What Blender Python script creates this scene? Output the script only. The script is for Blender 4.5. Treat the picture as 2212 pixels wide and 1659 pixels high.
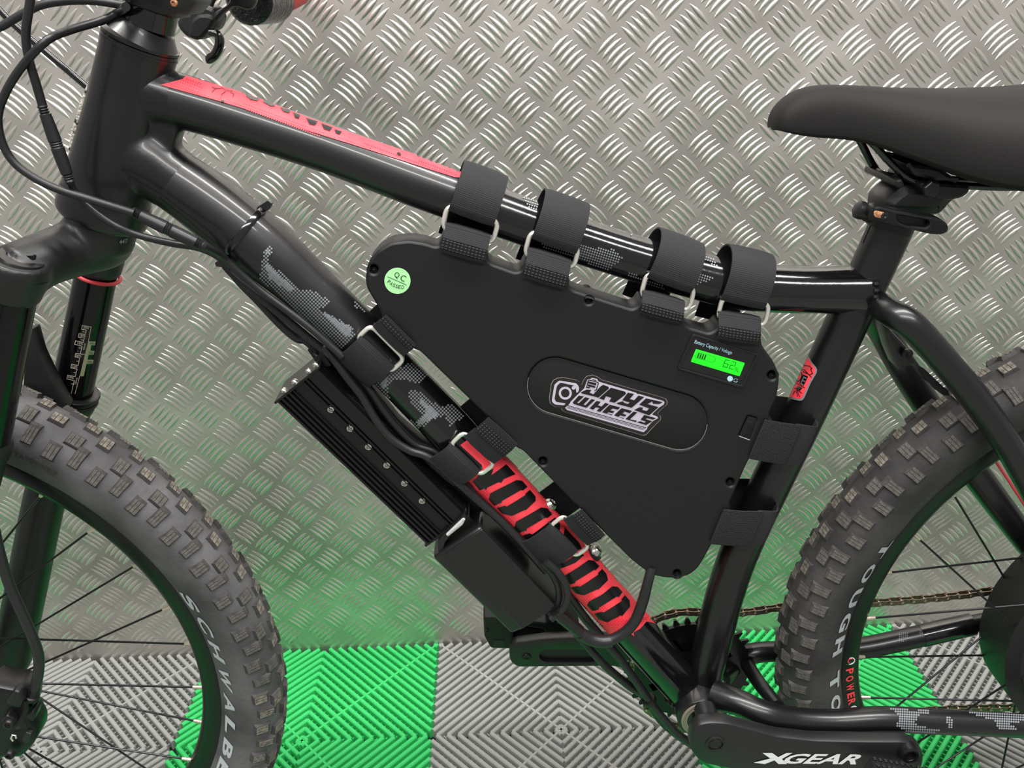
import bpy, math, random
import numpy as np
from mathutils import Vector, Matrix
from mathutils.bvhtree import BVHTree
from mathutils.geometry import delaunay_2d_cdt
random.seed(7)
PI = math.pi
for o in list(bpy.data.objects): bpy.data.objects.remove(o)
scn = bpy.context.scene
COL = scn.collection

# ------------------------------------------------------------------ camera
PITCH, YAW, ROLL = 0.442998844, 0.0114458708, 0.0342825920
CX, CY, CZ = 0.0294358, -1.1371628, 1.03750856
F = 1805.747
def cam_axes():
    cp, sp, cy, sy = math.cos(PITCH), math.sin(PITCH), math.cos(YAW), math.sin(YAW)
    f = Vector((sy*cp, cy*cp, -sp)); r = Vector((cy, -sy, 0)); d = f.cross(r)
    c, s = math.cos(ROLL), math.sin(ROLL)
    return c*r+s*d, -s*r+c*d, f
CR, CD, CF = cam_axes()
CP = Vector((CX, CY, CZ))
cam = bpy.data.cameras.new('camera'); camo = bpy.data.objects.new('camera', cam); COL.objects.link(camo)
cam.sensor_width = 36; cam.lens = F*36/2212; cam.clip_start = 0.02
M = Matrix((CR, -CD, -CF)).transposed().to_4x4(); M.translation = CP
camo.matrix_world = M
scn.camera = camo
# ------------------------------------------------------------------ light
WORLD = 0.33
w = bpy.data.worlds.new('garage_light'); scn.world = w; w.use_nodes = True
w.node_tree.nodes['Background'].inputs[0].default_value = (1.0, 0.97, 0.94, 1)
w.node_tree.nodes['Background'].inputs[1].default_value = WORLD
def area(name, loc, aim, sx, sy, power, col=(1, .98, .95)):
    l = bpy.data.lights.new(name, 'AREA'); l.shape = 'RECTANGLE'; l.size = sx; l.size_y = sy; l.energy = power; l.color = col
    o = bpy.data.objects.new(name, l); COL.objects.link(o); o.location = loc
    o.rotation_euler = (Vector(aim)-Vector(loc)).to_track_quat('-Z', 'Y').to_euler()
area('ceiling_light', (0.2, -0.75, 2.45), (0.2, -0.62, 0), 2.8, 0.22, 72)
area('ceiling_light', (0.0, -2.0, 2.45), (0.0, -1.2, 0), 2.8, 0.22, 56)
scn.view_settings.view_transform = 'Standard'; scn.view_settings.look = 'None'
scn.view_settings.gamma = 1.0; scn.view_settings.use_curve_mapping = False
scn.view_settings.exposure = 0.2

# ------------------------------------------------------------------ pixel <-> world
def ray(u, v): return CR*((u-1106)/F)+CD*((v-829)/F)+CF
def at(u, v, y):
    d = ray(u, v); return CP+d*((y-CY)/d.y)
def ppm(p): return F/((Vector(p)-CP).dot(CF))
def px(p):
    q = Vector(p)-CP; k = q.dot(CF); return (1106+F*q.dot(CR)/k, 829+F*q.dot(CD)/k)
def zm(o, s, pts): return [(o[0]+s*a, o[1]+s*b) for a, b in pts]
YB = -0.44                      # middle plane of the bicycle
RW, XR, XF = 0.385, 0.702, -0.606
YF = YB-0.030                   # front face of the battery

# ------------------------------------------------------------------ materials
def lin(c):
    return tuple(((x/255)/12.92 if x <= 10 else (((x/255)+.055)/1.055)**2.4) for x in c)+(1,)
def mat(name, rgb, rough=.5, metal=0., bump=None, mott=None, spec=.5, coat=0., emit=0., rvar=None, axis_rough=False):
    m = bpy.data.materials.new(name); m.use_nodes = True; nt = m.node_tree; b = nt.nodes['Principled BSDF']
    b.inputs['Base Color'].default_value = lin(rgb); b.inputs['Roughness'].default_value = rough
    b.inputs['Metallic'].default_value = metal; b.inputs['Specular IOR Level'].default_value = spec
    if coat: b.inputs['Coat Weight'].default_value = coat; b.inputs['Coat Roughness'].default_value = .08
    if emit: b.inputs['Emission Color'].default_value = lin(rgb); b.inputs['Emission Strength'].default_value = emit
    tc = nt.nodes.new('ShaderNodeTexCoord')
    if mott:
        n = nt.nodes.new('ShaderNodeTexNoise'); n.inputs['Scale'].default_value = mott[0]; n.inputs['Detail'].default_value = 6
        nt.links.new(tc.outputs['Object'], n.inputs['Vector'])
        r = nt.nodes.new('ShaderNodeValToRGB'); r.color_ramp.elements[0].color = lin(mott[1]); r.color_ramp.elements[1].color = lin(mott[2])
        r.color_ramp.elements[0].position = mott[3] if len(mott) > 3 else .35; r.color_ramp.elements[1].position = mott[4] if len(mott) > 4 else .7
        nt.links.new(n.outputs['Fac'], r.inputs['Fac']); nt.links.new(r.outputs['Color'], b.inputs['Base Color'])
    if rvar:
        n = nt.nodes.new('ShaderNodeTexNoise'); n.inputs['Scale'].default_value = rvar[0]; n.inputs['Detail'].default_value = 5
        nt.links.new(tc.outputs['Object'], n.inputs['Vector'])
        r = nt.nodes.new('ShaderNodeMapRange'); r.inputs['To Min'].default_value = rvar[1]; r.inputs['To Max'].default_value = rvar[2]
        nt.links.new(n.outputs['Fac'], r.inputs['Value']); nt.links.new(r.outputs['Result'], b.inputs['Roughness'])
    if axis_rough:      # the clear coat is worn matt towards the head tube and still glossy further back
        sx = nt.nodes.new('ShaderNodeSeparateXYZ'); nt.links.new(tc.outputs['Generated'], sx.inputs[0])
        r = nt.nodes.new('ShaderNodeMapRange'); r.inputs['From Min'].default_value = .36; r.inputs['From Max'].default_value = .52; r.inputs['To Min'].default_value = .42; r.inputs['To Max'].default_value = .13
        nt.links.new(sx.outputs[0], r.inputs['Value']); nt.links.new(r.outputs['Result'], b.inputs['Roughness'])
    if bump:
        n = nt.nodes.new('ShaderNodeTexNoise'); n.inputs['Scale'].default_value = bump[0]; n.inputs['Detail'].default_value = 4
        nt.links.new(tc.outputs['Object'], n.inputs['Vector'])
        k = nt.nodes.new('ShaderNodeBump'); k.inputs['Strength'].default_value = bump[1]; k.inputs['Distance'].default_value = .002
        nt.links.new(n.outputs['Fac'], k.inputs['Height']); nt.links.new(k.outputs['Normal'], b.inputs['Normal'])
    return m
def weave(name, rgb, hi, kx, ky, rough=.8, strength=.8, fuzz=0, thr=.55):
    """woven webbing: little raised cells laid out on the strap's own UV map (metres)"""
    m = bpy.data.materials.new(name); m.use_nodes = True; nt = m.node_tree; b = nt.nodes['Principled BSDF']
    b.inputs['Roughness'].default_value = rough; b.inputs['Specular IOR Level'].default_value = .3
    uv = nt.nodes.new('ShaderNodeUVMap'); sp = nt.nodes.new('ShaderNodeSeparateXYZ'); nt.links.new(uv.outputs['UV'], sp.inputs[0])
    outs = []
    for i, k in enumerate((kx, ky)):
        a = nt.nodes.new('ShaderNodeMath'); a.operation = 'MULTIPLY'; a.inputs[1].default_value = 2*PI/k; nt.links.new(sp.outputs[i], a.inputs[0])
        c = nt.nodes.new('ShaderNodeMath'); c.operation = 'SINE'; nt.links.new(a.outputs[0], c.inputs[0])
        d = nt.nodes.new('ShaderNodeMath'); d.operation = 'MULTIPLY_ADD'; d.inputs[1].default_value = .5; d.inputs[2].default_value = .5; nt.links.new(c.outputs[0], d.inputs[0])
        outs.append(d)
    mm = nt.nodes.new('ShaderNodeMath'); mm.operation = 'MULTIPLY'; nt.links.new(outs[0].outputs[0], mm.inputs[0]); nt.links.new(outs[1].outputs[0], mm.inputs[1])
    n = nt.nodes.new('ShaderNodeTexNoise'); n.inputs['Scale'].default_value = 900; nt.links.new(uv.outputs['UV'], n.inputs['Vector'])
    ad = nt.nodes.new('ShaderNodeMath'); ad.operation = 'MULTIPLY_ADD'; ad.inputs[1].default_value = fuzz; nt.links.new(n.outputs['Fac'], ad.inputs[0]); nt.links.new(mm.outputs[0], ad.inputs[2])
    r = nt.nodes.new('ShaderNodeValToRGB'); r.color_ramp.elements[0].color = lin(rgb); r.color_ramp.elements[1].color = lin(hi)
    r.color_ramp.elements[0].position = thr-.25; r.color_ramp.elements[1].position = thr+.35
    nt.links.new(ad.outputs[0], r.inputs['Fac']); nt.links.new(r.outputs['Color'], b.inputs['Base Color'])
    k = nt.nodes.new('ShaderNodeBump'); k.inputs['Strength'].default_value = strength; k.inputs['Distance'].default_value = .001
    nt.links.new(ad.outputs[0], k.inputs['Height']); nt.links.new(k.outputs['Normal'], b.inputs['Normal'])
    return m
m_alu = mat('tread_plate_aluminium', (205, 201, 195), .36, .80, bump=(26, .08), mott=(7, (178, 173, 167), (214, 209, 203)), rvar=(9, .30, .44))
m_bar = mat('raised_bar_aluminium', (214, 210, 203), .27, .85, bump=(300, .05))
m_conc = mat('dark_concrete', (24, 25, 25), .9, bump=(60, .4))
m_green = mat('green_plastic', (58, 200, 108), .42, 0, bump=(400, .05))
m_grey = mat('grey_plastic', (158, 159, 156), .45, 0, bump=(400, .05))
m_tube = mat('worn_satin_black_paint', (13, 13, 15), .3, 0, bump=(500, .03), coat=.35, axis_rough=True)
m_paint = mat('satin_black_paint', (15, 15, 17), .30, 0, bump=(500, .03), coat=.15, rvar=(40, .26, .38))
m_gloss = mat('gloss_black_paint', (12, 12, 13), .14, 0, coat=.5, rvar=(30, .1, .2))
m_rim = mat('black_rim_paint', (14, 14, 15), .34, 0, spec=.35)
m_stan = mat('black_stanchion_coating', (7, 7, 8), .12, 0, spec=.35)
m_matte = mat('matt_black_paint', (22, 22, 23), .42, 0, bump=(700, .06))
m_plast = mat('matt_black_plastic', (24, 24, 25), .48, 0, bump=(1500, .05), spec=.3)
m_dark = mat('deep_black_plastic', (13, 13, 14), .5)
m_box = mat('smooth_black_plastic', (20, 20, 20), .24, 0, bump=(500, .02))
m_anod = mat('black_anodised_aluminium', (20, 20, 21), .35, .3)
m_anod2 = mat('black_cast_metal', (28, 28, 29), .38, .3, bump=(300, .1))
m_rub = mat('tyre_rubber', (50, 49, 50), .72, 0, bump=(220, .25), mott=(14, (36, 35, 36), (72, 70, 70), .35, .75))
m_rubf = mat('dusty_tyre_rubber', (76, 75, 77), .72, 0, bump=(220, .25), mott=(12, (56, 55, 57), (108, 107, 109), .35, .75))
m_rubk = mat('tread_rubber', (54, 53, 53), .75, 0, bump=(500, .3), mott=(60, (46, 45, 45), (72, 70, 69)))
m_dust = mat('dusty_tread_rubber', (104, 99, 92), .85, 0, bump=(700, .4), mott=(260, (66, 64, 62), (128, 121, 110), .3, .6))
m_top = mat('scuffed_tread_rubber', (82, 79, 76), .85, 0, bump=(700, .4), mott=(300, (66, 64, 62), (92, 88, 83), .3, .65))
m_cable = mat('cable_rubber', (26, 26, 28), .4, 0, bump=(300, .05))
m_steel = mat('bright_steel', (240, 237, 228), .3, .75)
m_zinc = mat('zinc_screw_steel', (208, 206, 200), .22, 1., bump=(900, .2))
m_badge = mat('worn_badge_metal', (200, 194, 184), .4, .6, bump=(260, 1.), mott=(170, (40, 36, 33), (226, 220, 210), .36, .48))
m_spoke = mat('black_spoke_steel', (44, 44, 46), .3, .7)
m_nip = mat('brass_nipple', (222, 212, 190), .3, .9)
m_chain = mat('worn_chain_steel', (118, 106, 92), .38, .9, bump=(900, .2))
m_pin = mat('chain_pin_steel', (188, 176, 158), .3, 1.)
m_red = mat('red_print', (240, 58, 70), .6, mott=(70, (240, 58, 70), (250, 74, 86)))
m_red2 = mat('deep_red_print', (214, 34, 56), .45)
m_gdot = mat('grey_print', (118, 122, 126), .4)
m_white = mat('white_print', (226, 228, 228), .5)
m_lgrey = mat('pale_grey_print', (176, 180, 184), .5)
m_ink = mat('black_print', (14, 14, 15), .35)
m_ltext = mat('pale_blue_print', (168, 208, 222), .5)
m_mint = mat('mint_paper', (164, 228, 160), .6)
m_sticker = mat('lilac_print', (186, 178, 194), .45)
m_stbase = mat('black_vinyl', (30, 26, 25), .3)
m_edge = mat('vinyl_cut_edge_and_glint', (150, 148, 146), .4)
m_lcd = mat('lit_green_screen', (24, 240, 26), .5, emit=.75)
m_lcdk = mat('screen_segment', (6, 66, 12), .5)
m_olive = mat('olive_print', (146, 152, 118), .5)
m_gold = mat('pale_print', (190, 182, 166), .5)
m_race = mat('worn_bearing_steel', (150, 142, 128), .4, .5)
m_ring = mat('red_rubber_ring', (206, 62, 70), .5)
m_redgrip = mat('red_plastic', (204, 26, 36), .3)
m_orange = mat('worn_orange_brass', (178, 112, 74), .5, mott=(900, (120, 70, 44), (214, 160, 120)))
m_carbon = mat('glossy_knurled_rubber', (17, 17, 19), .18, 0, bump=(190, 1.0))
m_sad = mat('saddle_cover', (19, 18, 18), .7, 0, bump=(900, .12), spec=.25)
m_glue = mat('pale_sealant', (176, 178, 176), .3, 0, bump=(200, .6))
m_web = weave('webbing', (30, 30, 32), (48, 48, 51), .0011, .0016, fuzz=.35, strength=.3)
m_hook = weave('hook_grid', (17, 17, 18), (60, 60, 64), .0031, .0026, fuzz=.1, strength=.6)
m_fuzz = weave('loop_fuzz', (16, 16, 17), (58, 58, 62), .0011, .0013, fuzz=1.1, strength=1., thr=.95)

# ------------------------------------------------------------------ object helpers
def link(o, parent=None, label=None, cat=None, group=None, kind=None):
    COL.objects.link(o)
    if parent is not None:
        o.parent = parent; o.matrix_parent_inverse = Matrix.Translation(WP(parent)).inverted()
    for k, v in (('label', label), ('category', cat), ('group', group), ('kind', kind)):
        if v: o[k] = v
    return o
def WP(o):
    """world position of an object whose ancestors are all pure translations built through link()"""
    return Vector(o.location)
def empty(name, loc, parent=None, **k):
    o = bpy.data.objects.new(name, None); o.location = loc; o.empty_display_size = .05
    return link(o, parent, **k)
class MB:
    def __init__(s): s.v = []; s.f = []; s.uv = []; s.mi = []
    def add(s, vs, fs, uvs=None, mi=0):
        b = len(s.v); s.v += [tuple(x) for x in vs]; s.f += [[b+i for i in f] for f in fs]; s.mi += [mi]*len(fs)
        s.uv += list(uvs) if uvs else [(0, 0)]*len(vs)
        return s
    def box(s, c, X, Y, Z, a, b, d, mi=0):
        c = Vector(c); vs = [c+X*(a*i)+Y*(b*j)+Z*(d*k) for i in (-1, 1) for j in (-1, 1) for k in (-1, 1)]
        return s.add(vs, [[0, 1, 3, 2], [4, 6, 7, 5], [0, 4, 5, 1], [2, 3, 7, 6], [0, 2, 6, 4], [1, 5, 7, 3]], mi=mi)
    def tube(s, P, R, n=16, caps=True, closed=False, mi=0):
        P = [Vector(p) for p in P]; m = len(P)
        if not hasattr(R, '__len__'): R = [R]*m
        T = []
        for i in range(m):
            a = P[(i-1) % m] if (closed or i > 0) else P[i]; b = P[(i+1) % m] if (closed or i < m-1) else P[i]
            T.append((b-a).normalized())
        N = T[0].orthogonal().normalized(); vs = []
        for i in range(m):
            N = (N-T[i]*N.dot(T[i]))
            N = N.normalized() if N.length > 1e-6 else T[i].orthogonal().normalized()
            B = T[i].cross(N)
            vs += [P[i]+(N*math.cos(2*PI*k/n)+B*math.sin(2*PI*k/n))*R[i] for k in range(n)]
        fs = []
        for i in range(m if closed else m-1):
            j = (i+1) % m
            off = 0
            if closed and j == 0:
                d = [(vs[i*n]-vs[k]).length for k in range(n)]; off = d.index(min(d))
            for k in range(n): fs.append([i*n+k, i*n+(k+1) % n, j*n+(k+1+off) % n, j*n+(k+off) % n])
        if caps and not closed: fs += [list(range(n))[::-1], list(range((m-1)*n, m*n))]
        return s.add(vs, fs, mi=mi)
    def lathe(s, c, ax, prof, n=32, mi=0, arc=None):
        """prof: list of (radius, height along ax)"""
        c = Vector(c); ax = Vector(ax).normalized(); N = ax.orthogonal().normalized(); B = ax.cross(N); vs = []; m = len(prof)
        for r, h in prof: vs += [c+ax*h+(N*math.cos(2*PI*k/n)+B*math.sin(2*PI*k/n))*r for k in range(n)]
        fs = [[i*n+k, i*n+(k+1) % n, (i+1)*n+(k+1) % n, (i+1)*n+k] for i in range(m-1) for k in range(n)]
        if prof[0][0] > 1e-5: fs.append(list(range(n))[::-1])
        if prof[-1][0] > 1e-5: fs.append(list(range((m-1)*n, m*n)))
        return s.add(vs, fs, mi=mi)
    def prism(s, poly, off, mi=0):
        n = len(poly); off = Vector(off); vs = [Vector(p) for p in poly]+[Vector(p)+off for p in poly]
        return s.add(vs, [list(range(n)), list(range(n, 2*n))[::-1]]+[[i, n+i, n+(i+1) % n, (i+1) % n] for i in range(n)], mi=mi)
    def build(s, name, mats, parent=None, sharp=35, bevel=0, label=None, cat=None, group=None, kind=None, uv=False, mesh_only=False, flat=False, fixn=True):
        me = bpy.data.meshes.new(name)
        A = np.array(s.v, float); c = (A.min(0)+A.max(0))/2
        me.from_pydata([tuple(x) for x in (A-c)], [], s.f)
        mats = mats if isinstance(mats, (list, tuple)) else [mats]
        for m in mats: me.materials.append(m)
        if len(mats) > 1: me.polygons.foreach_set('material_index', s.mi)
        if uv:
            l = me.uv_layers.new(name='UVMap'); idx = np.zeros(len(me.loops), int); me.loops.foreach_get('vertex_index', idx)
            l.data.foreach_set('uv', np.array(s.uv, float)[idx].ravel())
        if fixn:
            import bmesh
            bm = bmesh.new(); bm.from_mesh(me); bmesh.ops.recalc_face_normals(bm, faces=bm.faces); bm.to_mesh(me); bm.free()
        if not flat:
            me.polygons.foreach_set('use_smooth', [True]*len(me.polygons)); me.set_sharp_from_angle(angle=math.radians(sharp))
        o = bpy.data.objects.new(name, me); o.location = c
        if bevel:
            b = o.modifiers.new('bevel', 'BEVEL'); b.width = bevel; b.segments = 2; b.limit_method = 'ANGLE'; b.angle_limit = math.radians(40)
        link(o, parent, label, cat, group, kind)
        return o
def catmull(P, n=8):
    P = [np.array(p, float) for p in P]; out = []
    for i in range(len(P)-1):
        a = P[max(i-1, 0)]; b = P[i]; c = P[i+1]; d = P[min(i+2, len(P)-1)]
        for k in range(n):
            t = k/n
            out.append(.5*((2*b)+(-a+c)*t+(2*a-5*b+4*c-d)*t*t+(-a+3*b-3*c+d)*t**3))
    out.append(P[-1]); return out
def tpath(L, y, n=6):
    """[(u,v,halfwidth px[,dy])] -> world points and radii"""
    Q = []
    for e in L:
        p = at(e[0], e[1], y+(e[3] if len(e) > 3 else 0)); Q.append((*p, e[2]/ppm(p)))
    Q = catmull(Q, n) if len(Q) > 2 else Q
    return [Vector(q[:3]) for q in Q], [q[3] for q in Q]
def ptube(name, L, y, m, parent, n=6, seg=24, label=None, **k):
    P, R = tpath(L, y, n); return MB().tube(P, R, seg).build(name, m, parent, label=label, **k)
def bvh(*obs):
    V = []; Fc = []
    for o in obs:
        me = o.data
        if o.modifiers:
            bpy.context.view_layer.update(); me = o.evaluated_get(bpy.context.evaluated_depsgraph_get()).data
        b = len(V); w_ = WP(o); V += [v.co+w_ for v in me.vertices]; Fc += [[b+i for i in p.vertices] for p in me.polygons]
    return BVHTree.FromPolygons(V, Fc)
def hit(tg, u, v, off):
    if isinstance(tg, float): return at(u, v, tg-off)
    d = ray(u, v).normalized(); p, n, i, t = tg.ray_cast(CP, d)
    if p is None: return None
    if n.dot(d) > 0: n = -n
    return p+n*off
def dens(poly, step):
    out = []
    for i, a in enumerate(poly):
        b = poly[(i+1) % len(poly)]; k = max(1, int(math.hypot(b[0]-a[0], b[1]-a[1])/step))
        out += [(a[0]+(b[0]-a[0])*j/k, a[1]+(b[1]-a[1])*j/k) for j in range(k)]
    return out
def inside(p, poly):
    x, y = p; c = False; j = len(poly)-1
    for i in range(len(poly)):
        a, b = poly[i], poly[j]
        if (a[1] > y) != (b[1] > y) and x < (b[0]-a[0])*(y-a[1])/(b[1]-a[1])+a[0]: c = not c
        j = i
    return c
def decal_mb(mb, poly, tg, off=.0004, step=6, holes=(), mi=0):
    flat = isinstance(tg, float)
    loops = [poly if flat else dens(poly, step)]+[h if flat else dens(h, step) for h in holes]
    vs = []; fc = []
    for L in loops: fc.append(list(range(len(vs), len(vs)+len(L)))); vs += L
    if not flat:
        xs = [p[0] for p in poly]; ys = [p[1] for p in poly]
        for x in np.arange(min(xs), max(xs), step):
            for y in np.arange(min(ys), max(ys), step): vs.append((x+.37, y+.29))
    r = delaunay_2d_cdt([Vector(p) for p in vs], [], fc, 1, 1e-4); r = [r[0], r[1], r[2]]
    if holes: r[2] = [f for f in r[2] if not any(inside((sum(r[0][i].x for i in f)/3, sum(r[0][i].y for i in f)/3), h) for h in holes)]
    P = [hit(tg, p[0], p[1], off) for p in r[0]]
    ok = [f for f in r[2] if all(P[i] is not None for i in f)]
    used = sorted({i for f in ok for i in f}); mp = {i: k for k, i in enumerate(used)}
    if not flat:   # drop sliver triangles that bridge a silhouette
        ok = [f for f in ok if max((P[f[i]]-P[f[i-1]]).length for i in range(3)) < .03]
    mb.add([P[i] for i in used], [[mp[i] for i in f] for f in ok], mi=mi)
def decal(name, polys, tg, m, parent, off=.0004, step=6, label=None, holes=()):
    mb = MB()
    for p in polys: decal_mb(mb, p, tg, off, step, holes)
    return mb.build(name, m, parent, label=label, fixn=False, flat=isinstance(tg, float))
def circ(c, r, n=20, ry=None, rot=0):
    ry = ry or r; out = []
    for k in range(n):
        a = 2*PI*k/n; x = r*math.cos(a); y = ry*math.sin(a)
        out.append((c[0]+x*math.cos(rot)-y*math.sin(rot), c[1]+x*math.sin(rot)+y*math.cos(rot)))
    return out
def stroke(pts, w_):
    """polyline -> thin quads"""
    out = []
    for a, b in zip(pts[:-1], pts[1:]):
        dx, dy = b[0]-a[0], b[1]-a[1]; l = math.hypot(dx, dy) or 1; nx, ny = -dy/l*w_/2, dx/l*w_/2; ex, ey = dx/l*w_/2, dy/l*w_/2
        out.append([(a[0]+nx-ex, a[1]+ny-ey), (b[0]+nx+ex, b[1]+ny+ey), (b[0]-nx+ex, b[1]-ny+ey), (a[0]-nx-ex, a[1]-ny-ey)])
    return out
def text2d(s, bold=0.):
    cu = bpy.data.curves.new('t', 'FONT'); cu.body = s; cu.resolution_u = 3; cu.offset = bold
    ob = bpy.data.objects.new('t', cu); me = bpy.data.meshes.new_from_object(ob)
    v = [(x.co.x, x.co.y) for x in me.vertices]; f = [list(p.vertices) for p in me.polygons]
    bpy.data.objects.remove(ob); bpy.data.curves.remove(cu); bpy.data.meshes.remove(me)
    return v, f
def text_mb(mb, s, O, X, Y, tg, off=.0006, bold=0., shear=0., mi=0):
    v, f = text2d(s, bold); x0 = min(a for a, b in v); x1 = max(a for a, b in v); y0 = min(b for a, b in v); y1 = max(b for a, b in v)
    P = []
    for a, b in v:
        t = (b-y0)/(y1-y0); u = (a-x0)/(x1-x0)
        P.append(hit(tg, O[0]+X[0]*u+Y[0]*t+shear*t*X[0], O[1]+X[1]*u+Y[1]*t+shear*t*X[1], off))
    mb.add([p or Vector((0, 0, 0)) for p in P], [q for q in f if all(P[i] is not None for i in q)], mi=mi)
def text(name, s, O, X, Y, tg, m, parent, off=.0006, **k):
    mb = MB(); text_mb(mb, s, O, X, Y, tg, off, **k); return mb.build(name, m, parent, fixn=False, flat=True)
def halftone(name, polys, tg, m, parent, s=6.2, r=2.35, rot=.64, off=.0004):
    mb = MB(); c, sn = math.cos(rot), math.sin(rot)
    for poly in polys:
        xs = [p[0] for p in poly]; ys = [p[1] for p in poly]; cx, cy = np.mean(xs), np.mean(ys); R_ = max(max(xs)-min(xs), max(ys)-min(ys))
        k = int(R_/s)+2
        for i in range(-k, k):
            for j in range(-k, k):
                x = cx+s*(i*c-j*sn); y = cy+s*(i*sn+j*c)
                if not inside((x, y), poly): continue
                q = [hit(tg, a, b, off) for a, b in circ((x, y), r, 7)]
                if any(p is None for p in q): continue
                if max((p-q[0]).length for p in q) > .01: continue
                mb.add(q, [list(range(7))])
    return mb.build(name, m, parent, fixn=False, flat=True, kind='stuff')
def rnd(poly, r, n=4):
    """round the corners of a pixel polygon"""
    out = []; N = len(poly)
    for i in range(N):
        p, a, b = np.array(poly[i]), np.array(poly[i-1]), np.array(poly[(i+1) % N])
        la, lb = np.linalg.norm(a-p), np.linalg.norm(b-p); k = min(r, la*.48, lb*.48)
        s, e = p+(a-p)/la*k, p+(b-p)/lb*k
        for j in range(n+1):
            t = j/n; out.append(tuple((1-t)**2*s+2*t*(1-t)*p+t*t*e))
    return out
def plate(name, polys, yf, thick, m, parent=None, bevel=.001, sharp=35, **k):
    """outline(s) on the plane y=yf (first ring outer, others holes) given real thickness behind it, bevelled"""
    loops = []
    for n_, poly in enumerate(polys):
        Q = []
        for u, v in poly:
            p = at(u, v, yf); q = np.array((p.x, p.z))
            if not Q or np.linalg.norm(q-Q[-1]) > 1e-5: Q.append(q)
        if np.linalg.norm(Q[0]-Q[-1]) < 1e-5: Q.pop()
        Q = np.array(Q); ar = np.sum(Q[:, 0]*np.roll(Q[:, 1], -1)-np.roll(Q[:, 0], -1)*Q[:, 1])
        if (ar < 0) == (n_ == 0): Q = Q[::-1]          # outer counter-clockwise, holes clockwise: material on the left
        e = np.roll(Q, -1, 0)-Q; e /= np.linalg.norm(e, axis=1)[:, None]; nl = np.c_[-e[:, 1], e[:, 0]]
        nv = nl+np.roll(nl, 1, 0); nv /= np.maximum(np.linalg.norm(nv, axis=1)[:, None], 1e-6); cs = np.maximum((nv*nl).sum(1), .5)
        loops.append((Q, nv/cs[:, None]))
    bv = min(bevel, thick*.49); lay = [(bv, 0), (bv*.3, bv*.3), (0, bv), (0, thick-bv), (bv*.3, thick-bv*.3), (bv, thick)]
    vs = []; fs = []; st = []
    for Q, N in loops:
        n = len(Q); b0 = len(vs); st.append(b0)
        for ins, d in lay: vs += [(q[0], yf+d, q[1]) for q in Q+N*ins]
        for l in range(5): fs += [[b0+l*n+i, b0+l*n+(i+1) % n, b0+(l+1)*n+(i+1) % n, b0+(l+1)*n+i] for i in range(n)]
    flat2 = []; idx = []; fc = []
    for (Q, N), b0 in zip(loops, st):
        fc.append(list(range(len(flat2), len(flat2)+len(Q)))); flat2 += [Vector(q) for q in Q+N*bv]; idx += [b0+i for i in range(len(Q))]
    r = delaunay_2d_cdt(flat2, [], fc, 1, 1e-9); r = [r[0], r[1], r[2]]
    HL = [[tuple(flat2[i]) for i in l] for l in fc[1:]]
    if HL: r[2] = [f for f in r[2] if not any(inside((sum(r[0][i].x for i in f)/len(f), sum(r[0][i].y for i in f)/len(f)), h) for h in HL)]
    n0 = [len(Q) for Q, N in loops]
    if len(r[0]) == len(flat2):
        sh = []
        for (Q, N) in loops: sh += [5*len(Q)]*len(Q)
        for f in r[2]: fs.append([idx[i] for i in f]); fs.append([idx[i]+sh[i] for i in f][::-1])
    else:
        for y_ in (yf, yf+thick):
            b0 = len(vs); vs += [(q.x, y_, q.y) for q in r[0]]; fs += [[b0+i for i in f] for f in r[2]]
    mb = MB(); mb.add(vs, fs); return mb.build(name, m, parent, sharp=sharp, **k)
def screw(name, u, v, y, r_px, m, parent, h=.002, star=True, label=None, ax=(0, -1, 0)):
    p = at(u, v, y); r = r_px/ppm(p); mb = MB().lathe(p, ax, [(r*1.02, -.001), (r, h*.3), (r*.86, h*.8), (r*.62, h), (r*.5, h), (r*.42, h*.45), (0, h*.4)], 18)
    if star:
        A = Vector(ax).normalized(); N = A.orthogonal().normalized()
        for q in range(2):
            D = Matrix.Rotation(q*PI/2+.5, 3, A) @ N; mb.box(p+A*h*.75, D, A.cross(D), A, r*.42, r*.09, h*.3)
    return mb.build(name, m, parent, label=label)
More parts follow.
